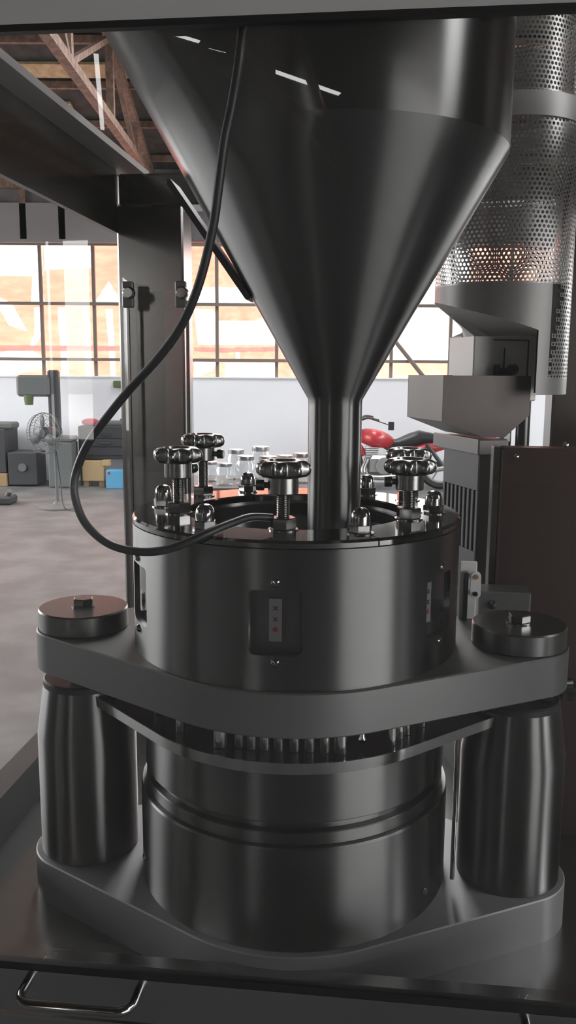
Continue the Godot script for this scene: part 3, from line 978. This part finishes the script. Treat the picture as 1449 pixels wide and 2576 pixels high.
func build_cable() -> void:
	var p := [Vector3(-0.017, 1.80, 0.262), Vector3(-0.025, 1.727, 0.255), Vector3(-0.034, 1.686, 0.245), Vector3(-0.043, 1.651, 0.240), Vector3(-0.050, 1.611, 0.235), Vector3(-0.056, 1.580, 0.230), Vector3(-0.067, 1.541, 0.225), Vector3(-0.080, 1.509, 0.220), Vector3(-0.097, 1.481, 0.215), Vector3(-0.119, 1.456, 0.210), Vector3(-0.146, 1.431, 0.200), Vector3(-0.171, 1.404, 0.195), Vector3(-0.195, 1.375, 0.190), Vector3(-0.210, 1.348, 0.185), Vector3(-0.215, 1.325, 0.185), Vector3(-0.209, 1.300, 0.187), Vector3(-0.196, 1.282, 0.190), Vector3(-0.173, 1.268, 0.195), Vector3(-0.144, 1.263, 0.200), Vector3(-0.116, 1.266, 0.205), Vector3(-0.092, 1.274, 0.202), Vector3(-0.069, 1.284, 0.192), Vector3(-0.051, 1.290, 0.175), Vector3(-0.033, 1.294, 0.155), Vector3(-0.012, 1.291, 0.137)]
	var b := B.new()
	b.tube(spline(p), 0.0044, 14)
	single("cable", b, M.rubber, MT, p[-1], "thick black cable looping from the top beam down to the drum lid", "cable")

# ---------------------------------------------------------------- capsule feeder behind on the right
func perforated(b: B, R: float, t0: float, dt: float, cols: int, y0: float, dy: float, rows: int, hr: float, ragged := false) -> void:
	# sheet of staggered round holes bent to a cylinder, the holes cut through
	for r in rows:
		var first := r % 2 + int(r / 6.0) if ragged else 0
		for c in range(first, cols):
			var tc := t0 + (c + 0.5 + (0.5 if r % 2 == 1 else 0.0)) * dt
			var yc := y0 + (r + 0.5) * dy
			var hx := dt * R * 0.5; var hy := dy * 0.5
			var outer := [Vector2(hx, 0), Vector2(hx, hy), Vector2(0, hy), Vector2(-hx, hy), Vector2(-hx, 0), Vector2(-hx, -hy), Vector2(0, -hy), Vector2(hx, -hy)]
			for k in 8:
				var k2 := (k + 1) % 8
				var i1 := Vector2(cos(TAU * k / 8), sin(TAU * k / 8)) * hr; var i2 := Vector2(cos(TAU * k2 / 8), sin(TAU * k2 / 8)) * hr
				var q := [outer[k], outer[k2], i2, i1]
				var ps := []; var ns := []
				for p in q:
					ps.append(cyl_pt(tc + p.x / R, yc + p.y, R)); ns.append(cyl_pt(tc + p.x / R, 0, 1))
				b.tri(ps[0], ps[1], ps[2], ns[0], ns[1], ns[2])
				b.tri(ps[0], ps[2], ps[3], ns[0], ns[2], ns[3])

func build_feeder() -> void:
	# all in the feeder's own frame FT
	var c := Vector3(0.133, 0, -0.071)
	var R := 0.108
	var h := thing("capsule_hopper", "perforated steel cylinder hopper with a cut-away chute, behind on the right", "hopper", FT, c + Vector3(0, 1.41, 0))
	var b := B.new()
	b.xf.origin = c
	var cols := 90
	var dt := TAU / cols
	perforated(b, R, -PI, dt, cols, 1.5805, 0.0066, 36, 0.0026)
	perforated(b, R, deg_to_rad(12.0), dt, 17, 1.438, 0.0062, 23, 0.0022, true)
	part("perforated_sheet", b, M.perforated, h)
	b = B.new()
	b.xf.origin = c
	b.lathe([Vector2(R, 1.817), Vector2(R + 0.004, 1.817), Vector2(R + 0.004, 1.851), Vector2(R, 1.851)], 72)
	part("ring_band", b, M.satin, h, "plain steel band")
	b = B.new()
	b.xf.origin = c
	perforated(b, R * 0.9, -PI, dt, cols, 1.851, 0.0066, 20, 0.0026)
	part("upper_sheet", b, M.perforated, h)
	# solid lower wall, its lower edge rising to the left
	b = B.new()
	b.xf.origin = c
	var lo := func(deg: float) -> float:
		return 1.558 + (1.511 - 1.558) * pow(clampf((deg + 105.0) / 107.0, 0, 1), 1.3)
	var a0 := PackedVector3Array(); var a1 := PackedVector3Array()
	for i in 61:
		var dg := -125.0 + 127.0 * i / 60.0
		a0.append(cyl_pt(deg_to_rad(dg), lo.call(dg), R)); a1.append(cyl_pt(deg_to_rad(dg), 1.5835, R))
	b.loft([a0, a1], [true, true], false)
	b.lathe([Vector2(R, 1.413), Vector2(R, 1.5835)], 8, deg_to_rad(2.0), deg_to_rad(14.0))
	b.lathe([Vector2(R - 0.004, 1.413), Vector2(R, 1.413), Vector2(R, 1.44)], 24, deg_to_rad(14.0), deg_to_rad(110.0))
	b.lathe([Vector2(R, 1.44), Vector2(R, 1.5835)], 20, deg_to_rad(78.0), deg_to_rad(130.0))
	b.lathe([Vector2(R, 1.557), Vector2(R, 1.5835)], 40, deg_to_rad(130.0), deg_to_rad(235.0))
	part("lower_wall", b, M.feeder, h)
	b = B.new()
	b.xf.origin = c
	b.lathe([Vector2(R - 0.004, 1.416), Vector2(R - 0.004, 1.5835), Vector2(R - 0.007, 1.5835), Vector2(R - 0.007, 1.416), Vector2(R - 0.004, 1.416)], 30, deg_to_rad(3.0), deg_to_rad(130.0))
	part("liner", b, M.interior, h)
	# sloping underside from the cut edge to the outlet box
	b = B.new()
	a0 = PackedVector3Array(); a1 = PackedVector3Array()
	var bx0 := Vector3(0.081, 1.504, -0.06); var bx1 := Vector3(0.199, 1.506, -0.06)
	for i in 31:
		var dg := -230.0 + 105.0 * i / 30.0
		a1.append(c + cyl_pt(deg_to_rad(dg), 1.557, R))
		a0.append(Vector3(0.081, 1.504, -0.15).lerp(bx0, i / 30.0))
	for i in 41:
		var dg := -125.0 + 127.0 * i / 40.0
		a1.append(c + cyl_pt(deg_to_rad(dg), lo.call(dg), R))
		a0.append(bx0.lerp(bx1, pow(i / 40.0, 1.2)))
	b.loft([a0, a1], [true, true], false)
	part("sloped_bottom", b, M.box_sheet, h)
	# outlet box with a small door
	b = B.new()
	box_of(0.081, 0.199, 1.40, 1.506, -0.15, -0.0605, 0.002, b)
	var ob := part("outlet_box", b, M.box_sheet, h)
	b = B.new()
	box_of(0.1785, 0.1805, 1.41, 1.4995, -0.0605, -0.0592, 0.0, b)
	box_of(0.115, 0.1795, 1.498, 1.4998, -0.0605, -0.0592, 0.0, b)
	part("door_seam", b, M.black, ob)
	b = B.new()
	b.cyl(Vector3(0.113, 1.451, -0.05), Vector3(0.121, 1.451, -0.047), 0.0085, 18)
	b.cyl(Vector3(0.143, 1.451, -0.05), Vector3(0.152, 1.452, -0.052), 0.009, 18)
	b.box(Vector3(0.132, 1.448, -0.05), Vector3(0.026, 0.012, 0.012), 0.002)
	b.cyl(Vector3(0.13, 1.45, -0.05), Vector3(0.1305, 1.486, -0.05), 0.0013, 8)
	part("wing_latch", b, M.black, ob)
	b = B.new()
	b.cyl(Vector3(0.185, 1.10, -0.13), Vector3(0.185, 1.41, -0.13), 0.0105, 24)
	b.cyl(Vector3(0.207, 1.05, -0.11), Vector3(0.207, 1.43, -0.11), 0.012, 24)
	part("support_post", b, M.dark_steel, h)
	# trough
	var t := thing("feed_trough", "open steel trough with a tapered bottom under the perforated hopper", "trough", FT, Vector3(0.07, 1.346, -0.067))
	var prof := [Vector2(0, 1.4418), Vector2(0, 1.372), Vector2(0.0708, 1.3462), Vector2(0.1093, 1.3462), Vector2(0.1512, 1.38), Vector2(0.1512, 1.4418)]
	b = B.new()
	for i in prof.size() - 1:
		var p: Vector2 = prof[i]; var q: Vector2 = prof[i + 1]
		var e := (q - p).normalized()
		var nn := Vector3(e.y, -e.x, 0)
		var n3 := Vector3(-absf(e.y) if i == 0 else e.y, -absf(e.x), 0).normalized()
		b.quad(Vector3(p.x, p.y, 0), Vector3(q.x, q.y, 0), Vector3(q.x, q.y, -0.134), Vector3(p.x, p.y, -0.134), n3)
		var off := Vector3(0, 0.002, 0) if i in [1, 2, 3] else Vector3(0.002 if i == 0 else -0.002, 0, 0)
		b.quad(Vector3(p.x, p.y, -0.002) + off, Vector3(q.x, q.y, -0.002) + off, Vector3(q.x, q.y, -0.132) + off, Vector3(p.x, p.y, -0.132) + off, -n3)
	part("shell", b, M.feeder, t)
	for z in [0.0, -0.132]:
		b = B.new()
		b.xf = Transform3D(Basis(Vector3.RIGHT, Vector3(0, 0, 1), Vector3(0, 1, 0)), Vector3(0, 0, z))
		var o := []
		for p in prof: o.append(p)
		o.reverse()
		b.prism(o, -0.002, 0.0, 0.0, false)
		part("end_plate", b, M.trough, t)
	# tower that carries it
	var w := thing("feeder_tower", "narrow steel tower with vertical vent slits, standing right of the drum", "tower", FT, Vector3(0.1, 0.757, -0.09))
	part("head_bar", box_of(0.066, 0.118, 1.3175, 1.3425, -0.17, -0.004, 0.002), M.feeder, w)
	part("core", box_of(0.094, 0.116, 0.757, 1.3175, -0.155, -0.031, 0.001), M.dark_steel, w)
	part("upper_side", box_of(0.0815, 0.094, 1.257, 1.3175, -0.156, -0.03, 0.001), M.tower, w)
	part("lower_side", box_of(0.0815, 0.094, 0.757, 1.155, -0.156, -0.03, 0.001), M.tower, w)
	for i in 9:
		var z := -0.152 + i * 0.0149
		part("slat", box_of(0.0815, 0.088, 1.155, 1.257, z - 0.0042, z + 0.0042, 0.001), M.tower, w)
	part("front_face", box_of(0.0825, 0.1165, 0.757, 1.3175, -0.03, -0.0285, 0.0), M.dark_steel, w)
	part("stop_block", box_of(0.1185, 0.131, 1.336, 1.352, -0.03, -0.02, 0.001), M.cast, w)
	# base block and cover panel in the machine's frame
	var k := thing("bearing_block", "dark steel block at the tower foot behind the right disc", "block", MT, Vector3(0.28, 0.757, -0.2))
	b = box_of(0.244, 0.316, 0.757, 1.143, -0.199, -0.152, 0.002)
	part("block", b, M.plate, k)
	b = B.new()
	b.xf = Transform3D(Basis(Vector3.RIGHT, PI / 2), Vector3(0.263, 1.125, -0.152))
	b.lathe([Vector2(0, 0), Vector2(0.006, 0), Vector2(0.006, 0.004), Vector2(0, 0.005)], 16)
	part("bolt", b, M.chrome, k)
	var cp := thing("side_cabinet", "large dark brownish sheet metal cabinet at the right edge", "cabinet", MT, Vector3(0.45, 0.757, -0.22))
	part("sheet", box_of(0.272, 0.618, 0.757, 1.342, -0.235, -0.2, 0.003), M.cover, cp)
	part("edge_lip", box_of(0.262, 0.272, 1.09, 1.342, -0.237, -0.203, 0.001), M.frame, cp)
	for q in [[0.2927, 1.3298], [0.36, 1.3475]]:
		b = B.new()
		b.xf = Transform3D(Basis(Vector3.RIGHT, PI / 2), Vector3(q[0], q[1], -0.2))
		b.lathe([Vector2(0, 0), Vector2(0.0042, 0), Vector2(0.004, 0.002), Vector2(0, 0.0035)], 14)
		part("screw", b, M.chrome, cp)
	# hinged latch beside the drum
	var l := thing("link_latch", "pale steel link latch on a bracket between drum and tower", "latch", MT, Vector3(0.222, 1.118, -0.1))
	part("bracket", box_of(0.212, 0.2345, 1.118, 1.197, -0.104, -0.1, 0.001), M.white, l)
	b = B.new()
	b.xf = Transform3D(Basis(Vector3.RIGHT, Vector3(0, 0, 1), Vector3(0, 1, 0)), Vector3(0.2318, 1.168, -0.09))
	var lo2 := []
	for i in 24:
		var tt := TAU * i / 24
		lo2.append(Vector2(-sin(tt) * 0.007, cos(tt) * 0.007 + (0.0115 if cos(tt) > 0 else -0.0115)))
	b.prism(lo2, 0.0, 0.004, 0.0006, true)
	var lk := part("link", b, M.white, l)
	for yy in [1.1795, 1.1565]:
		b = B.new()
		b.cyl(Vector3(0.2318, yy, -0.1), Vector3(0.2318, yy, -0.0845), 0.0032, 14)
		part("pin", b, M.card_dark if yy > 1.17 else M.dark_steel, lk)
	part("bar", box_of(0.2165, 0.2225, 1.118, 1.184, -0.1, -0.088, 0.001), M.dark_steel, l)

# ---------------------------------------------------------------- what stands in the hall
func build_background() -> void:
	build_motorcycle()
	build_jars()
	build_fan()
	var I := Transform3D.IDENTITY
	# drill press on its cabinet
	var d := thing("drill_press", "grey bench drill press with a dark column, behind the fan", "drill press", I, Vector3(-2.85, 0, -9.5))
	part("column", box_of(-2.93, -2.80, 0.62, 1.42, -9.62, -9.5, 0.02), M.charcoal, d)
	part("head", box_of(-3.3, -2.9, 1.1, 1.36, -9.66, -9.46, 0.03), M.machine_grey, d)
	var b := B.new()
	b.lathe([Vector2(0, 1.0), Vector2(0.05, 1.0), Vector2(0.06, 1.12), Vector2(0, 1.12)], 16)
	for i in b.v.size(): b.v[i] += Vector3(-3.16, 0, -9.5)
	part("spindle", b, M.green, d)
	part("work_table", box_of(-3.0, -2.62, 0.56, 0.62, -9.7, -9.36, 0.02), M.machine_grey, d)
	part("cabinet", box_of(-2.92, -2.63, 0.0, 0.56, -9.7, -9.36, 0.02), M.machine_grey, d)
	# drawer cabinet with clutter
	var c := thing("drawer_cabinet", "dark drawer cabinet with two shiny pulls, against the back wall", "cabinet", I, Vector3(-2.3, 0, -9.75))
	part("body", box_of(-2.6, -1.9, 0.33, 0.74, -10.0, -9.6, 0.01), M.charcoal, c)
	for y in [0.64, 0.54, 0.43]:
		var dr := part("drawer", box_of(-2.57, -1.93, y - 0.045, y + 0.045, -9.6, -9.585, 0.004), M.charcoal, c)
		if y != 0.43: part("pull", box_of(-2.32, -2.2, y - 0.012, y + 0.012, -9.585, -9.56, 0.004), M.chrome, dr)
	for x in [-2.57, -1.93]:
		for z in [-9.97, -9.63]: part("leg", box_of(x - 0.02, x + 0.02, 0.0, 0.33, z - 0.02, z + 0.02), M.charcoal, c)
	b = B.new()
	b.ball(Vector3(-2.47, 0.784, -9.72), Vector3(0.11, 0.045, 0.09))
	single("rag", b, M.pink, I, Vector3(-2.47, 0.74, -9.72), "crumpled pink rag on the dark drawer cabinet", "rag")
	b = box_of(-2.3, -1.98, 0.74, 0.8, -9.85, -9.68, 0.02)
	box_of(-2.1, -1.95, 0.8, 0.83, -9.8, -9.7, 0.01, b)
	single("tool_tray", b, M.machine_grey, I, Vector3(-2.12, 0.74, -9.76), "grey tool tray on the dark drawer cabinet", "tray")
	var k := thing("cardboard_box", "brown cardboard box on feet under the drawer cabinet", "box", I, Vector3(-2.42, 0, -9.6))
	part("carton", box_of(-2.54, -2.27, 0.07, 0.32, -9.75, -9.5, 0.006), M.card, k)
	part("flap", box_of(-2.3, -2.2, 0.26, 0.33, -9.6, -9.49, 0.004), M.card, k)
	for x in [-2.53, -2.34]: part("foot", box_of(x, x + 0.06, 0.0, 0.07, -9.7, -9.52), M.card_dark, k)
	var bb := thing("blue_carton", "light blue carton with a red dot beside the cardboard box", "box", I, Vector3(-2.13, 0, -9.45))
	part("carton", box_of(-2.22, -2.02, 0.0, 0.22, -9.55, -9.36, 0.006), M.blue, bb)
	b = B.new()
	b.cyl(Vector3(-2.18, 0.185, -9.36), Vector3(-2.18, 0.185, -9.357), 0.016, 14)
	part("dot", b, M.red_ink, bb)
	# far left
	var u := thing("dark_cabinet", "tall dark cabinet at the left edge with a small device on top", "cabinet", I, Vector3(-3.75, 0, -9.75))
	part("body", box_of(-4.1, -3.47, 0.16, 0.7, -10.0, -9.5, 0.01), M.charcoal, u)
	part("plinth", box_of(-4.1, -3.455, 0.0, 0.16, -10.0, -9.46, 0.01), M.card_dark, u)
	b = box_of(-3.68, -3.38, 0.7, 0.78, -9.8, -9.55, 0.02)
	single("device", b, M.machine_grey, I, Vector3(-3.53, 0.7, -9.67), "small grey device lying on the tall dark cabinet", "device")
	var s := thing("safe_box", "low dark box with a round dial next to the tall cabinet", "box", I, Vector3(-3.25, 0, -9.65))
	part("body", box_of(-3.44, -3.08, 0.02, 0.42, -9.85, -9.46, 0.01), M.charcoal, s)
	b = B.new()
	b.cyl(Vector3(-3.26, 0.24, -9.46), Vector3(-3.26, 0.24, -9.44), 0.05, 20)
	part("dial", b, M.machine_grey, s)
	var v := thing("floor_jack", "small dark tool lying on the floor by the left edge", "tool", I, Vector3(-3.02, 0, -8.1))
	part("body", box_of(-3.25, -2.95, 0.0, 0.09, -8.25, -8.0, 0.02), M.charcoal, v)
	b = B.new()
	b.cyl(Vector3(-3.02, 0.08, -8.1), Vector3(-2.97, 0.15, -8.05), 0.03, 12)
	part("knob", b, M.machine_grey, v)
	var w := thing("switch_box", "small green switch box on the white wall left of the column", "switch", I, Vector3(-2.18, 1.2, -10.1))
	part("housing", box_of(-2.24, -2.1, 1.2, 1.29, -10.1, -10.04, 0.008), M.green, w)
	part("conduit", box_of(-2.18, -2.15, 1.02, 1.2, -10.1, -10.08, 0.004), M.white, w)

func build_motorcycle() -> void:
	var I := Transform3D.IDENTITY
	var m := thing("motorcycle", "red motorcycle with a black seat parked by the back wall", "motorcycle", I, Vector3(1.3, 0, -9.5))
	var z := -9.5
	for x in [0.62, 1.88]:
		var b := B.new()
		b.xf = Transform3D(Basis(Vector3.RIGHT, PI / 2), Vector3(x, 0.3, z))
		b.lathe([Vector2(0.22, -0.045), Vector2(0.27, -0.05), Vector2(0.298, -0.025), Vector2(0.3, 0.0), Vector2(0.298, 0.025), Vector2(0.27, 0.05), Vector2(0.22, 0.045), Vector2(0.22, -0.045)], 40)
		var w := part("tyre", b, M.seat, m)
		b = B.new()
		b.xf = Transform3D(Basis(Vector3.RIGHT, PI / 2), Vector3(x, 0.3, z))
		b.lathe([Vector2(0.2, -0.03), Vector2(0.222, -0.03), Vector2(0.222, 0.03), Vector2(0.2, 0.03), Vector2(0.2, -0.03)], 40)
		b.lathe([Vector2(0, -0.04), Vector2(0.05, -0.04), Vector2(0.05, 0.04), Vector2(0, 0.04)], 20)
		b.xf = Transform3D(Basis(), Vector3(x, 0.3, z))
		for i in 6:
			var t := TAU * i / 6
			b.cyl(Vector3(0, 0, 0), Vector3(cos(t), sin(t), 0) * 0.21, 0.012, 8)
		part("rim", b, M.alloy, w)
		b = B.new()
		var arc := []
		for i in 9:
			var t := deg_to_rad(20 + 140 * i / 8.0)
			arc.append(Vector3(x + cos(t) * 0.33, 0.3 + sin(t) * 0.33, z))
		b.tube(arc, 0.04, 10)
		part("mudguard", b, M.seat if x > 1 else M.red_paint, m)
	var b := B.new()
	b.xf = Transform3D(Basis(Vector3.BACK, -0.22), Vector3(1.06, 0.62, z))
	b.ball(Vector3.ZERO, Vector3(0.25, 0.11, 0.13), 24)
	part("tank", b, M.red_paint, m, "red fuel tank")
	b = B.new()
	b.tube([Vector3(1.2, 0.56, z), Vector3(1.34, 0.55, z), Vector3(1.5, 0.6, z), Vector3(1.6, 0.64, z), Vector3(1.86, 0.62, z)], 0.08, 14, true, [0.04, 0.07, 0.09, 0.085, 0.05])
	part("seat", b, M.seat, m)
	b = B.new()
	b.tube([Vector3(1.45, 0.46, z), Vector3(1.7, 0.5, z), Vector3(1.98, 0.55, z)], 0.07, 12, true, [0.05, 0.08, 0.04])
	part("tail_cowl", b, M.red_paint, m)
	b = B.new()
	b.box(Vector3(1.98, 0.46, z + 0.02), Vector3(0.06, 0.05, 0.14), 0.01)
	part("tail_lamp", b, M.amber, m)
	b = B.new()
	b.box(Vector3(1.12, 0.3, z), Vector3(0.32, 0.24, 0.26), 0.04)
	for i in 6: b.box(Vector3(1.02, 0.4 + i * 0.022, z), Vector3(0.17, 0.01, 0.2), 0.003)
	b.cyl(Vector3(1.16, 0.3, z + 0.12), Vector3(1.16, 0.3, z + 0.17), 0.1, 24)
	part("engine", b, M.alloy, m)
	b = B.new()
	b.tube(spline([Vector3(0.96, 0.38, z + 0.1), Vector3(0.92, 0.2, z + 0.14), Vector3(1.2, 0.16, z + 0.17), Vector3(1.9, 0.28, z + 0.17)], 5), 0.032, 12)
	part("exhaust", b, M.alloy, m)
	b = B.new()
	b.cyl(Vector3(0.62, 0.3, z + 0.08), Vector3(0.86, 0.84, z + 0.08), 0.022, 10)
	b.cyl(Vector3(0.62, 0.3, z - 0.08), Vector3(0.86, 0.84, z - 0.08), 0.022, 10)
	part("fork", b, M.alloy, m)
	b = B.new()
	b.tube(spline([Vector3(1.06, 0.86, z + 0.36), Vector3(0.95, 0.88, z + 0.22), Vector3(0.87, 0.84, z), Vector3(0.95, 0.88, z - 0.22), Vector3(1.06, 0.86, z - 0.36)], 5), 0.014, 10)
	part("handlebar", b, M.seat, m)
	b = B.new()
	b.cyl(Vector3(0.98, 0.87, z + 0.25), Vector3(1.2, 0.8, z + 0.28), 0.006, 8)
	b.box(Vector3(1.22, 0.79, z + 0.28), Vector3(0.07, 0.1, 0.025), 0.012)
	part("mirror", b, M.seat, m)
	b = B.new()
	b.ball(Vector3(0.72, 0.78, z), Vector3(0.09, 0.1, 0.1))
	part("headlamp", b, M.alloy, m)
	b = B.new()
	b.bar(Vector3(0.84, 0.72, z), Vector3(1.3, 0.45, z), 0.05, 0.05)
	b.bar(Vector3(1.3, 0.45, z), Vector3(1.88, 0.3, z + 0.08), 0.04, 0.05)
	b.cyl(Vector3(1.88, 0.3, z + 0.1), Vector3(1.68, 0.56, z + 0.1), 0.026, 10)
	part("frame", b, M.charcoal, m)

func build_jars() -> void:
	var I := Transform3D.IDENTITY
	var t := thing("work_bench", "grey bench carrying clear jars behind the drum", "bench", I, Vector3(-0.15, 0, -4.1))
	part("bench_top", box_of(-0.6, 0.32, 0.745, 0.78, -4.4, -3.8, 0.004), M.machine_grey, t)
	for x in [-0.56, 0.28]:
		for z in [-4.36, -3.84]: part("leg", box_of(x - 0.02, x + 0.02, 0.0, 0.745, z - 0.02, z + 0.02), M.machine_grey, t)
	var spots := [[-0.25, -3.95, 0.17, 0.058, "clear jar with a steel lid, front middle of the bench group"], [-0.37, -3.92, 0.13, 0.05, "short clear jar at the front left of the bench group"], [-0.12, -4.0, 0.165, 0.062, "wide clear jar with a steel lid, right of the middle jar"], [0.08, -4.05, 0.18, 0.06, "clear jar with a steel lid just left of the hopper spout"], [-0.32, -4.2, 0.185, 0.055, "clear jar at the back left of the bench group"], [-0.17, -4.24, 0.2, 0.06, "tallest clear jar at the back of the bench group"], [-0.02, -4.22, 0.15, 0.055, "low clear jar behind the wide one on the bench"], [-0.47, -4.1, 0.12, 0.05, "small clear jar at the left end of the bench beside the column"]]
	for s in spots:
		var j := thing("jar", s[4], "jar", I, Vector3(s[0], 0.78, s[1]), "clear jars on the bench")
		base[j] = Vector3.ZERO
		var r: float = s[3]; var h: float = s[2]
		var b := B.new()
		b.lathe([Vector2(0, 0), Vector2(r * 0.95, 0), Vector2(r, 0.01), Vector2(r, h * 0.72), Vector2(r * 0.8, h * 0.85), Vector2(r * 0.8, h * 0.9)], 28)
		part("vessel", b, M.jar, j)
		b = B.new()
		b.lathe([Vector2(0, h * 0.86), Vector2(r * 0.88, h * 0.86), Vector2(r * 0.9, h * 0.88), Vector2(r * 0.9, h * 0.99), Vector2(r * 0.85, h), Vector2(0, h)], 28)
		part("lid", b, M.alloy, j)

func build_fan() -> void:
	var I := Transform3D.IDENTITY
	var f := thing("pedestal_fan", "grey pedestal fan with a round wire cage standing on the floor at left", "fan", I, Vector3(-2.41, 0, -7.85))
	var b := B.new()
	b.xf.origin = Vector3(-2.41, 0, -7.85)
	b.lathe([Vector2(0, 0), Vector2(0.2, 0), Vector2(0.2, 0.015), Vector2(0.05, 0.045), Vector2(0.03, 0.07), Vector2(0, 0.07)], 36)
	part("foot", b, M.machine_grey, f)
	b = B.new()
	b.cyl(Vector3(-2.41, 0.05, -7.85), Vector3(-2.42, 0.72, -7.87), 0.017, 14)
	part("pole", b, M.machine_grey, f)
	var hc := Vector3(-2.52, 0.78, -7.85)
	var face := Basis(Vector3.UP, -0.5)
	b = B.new()
	b.xf = Transform3D(face * Basis(Vector3.RIGHT, PI / 2), hc)
	b.lathe([Vector2(0, -0.16), Vector2(0.06, -0.15), Vector2(0.065, 0.0), Vector2(0.04, 0.03), Vector2(0, 0.03)], 20)
	part("motor", b, M.charcoal, f)
	b = B.new()
	b.xf = Transform3D(face, hc)
	for q in [[0.21, 0.0, 0.006], [0.2, 0.05, 0.0025], [0.14, 0.07, 0.002], [0.07, 0.08, 0.002], [0.2, -0.05, 0.0025], [0.14, -0.07, 0.002]]:
		var ring := []
		for i in 41: ring.append(Vector3(cos(TAU * i / 40), sin(TAU * i / 40), 0) * q[0] + Vector3(0, 0, q[1]))
		b.tube(ring, q[2], 6, false)
	for i in 36:
		var t := TAU * i / 36
		var d := Vector3(cos(t), sin(t), 0)
		b.tube([d * 0.05 + Vector3(0, 0, 0.085), d * 0.14 + Vector3(0, 0, 0.07), d * 0.2 + Vector3(0, 0, 0.05), d * 0.21], 0.0014, 5, false)
		b.tube([d * 0.06 + Vector3(0, 0, -0.08), d * 0.14 + Vector3(0, 0, -0.07), d * 0.2 + Vector3(0, 0, -0.05), d * 0.21], 0.0014, 5, false)
	part("cage", b, M.machine_grey, f)
	for i in 3:
		b = B.new()
		b.xf = Transform3D(face * Basis(Vector3.BACK, TAU * i / 3), hc + face * Vector3(0, 0, 0.02))
		var rings := []
		for k in 6:
			var rr := 0.05 + 0.028 * k
			var wv := 0.03 + 0.02 * sin(PI * k / 5.0)
			rings.append(PackedVector3Array([Vector3(-wv, rr, -0.012), Vector3(wv, rr, 0.02), Vector3(wv, rr, 0.023), Vector3(-wv, rr, -0.009)]))
		b.loft(rings, [true, true, true, true, true, true])
		part("blade", b, M.machine_grey, f)
	b = B.new()
	b.tube(spline([Vector3(-2.4, 0.6, -7.83), Vector3(-2.36, 0.3, -7.8), Vector3(-2.3, 0.03, -7.7), Vector3(-2.1, 0.008, -7.6)], 5), 0.006, 8)
	part("lead", b, M.rubber, f)
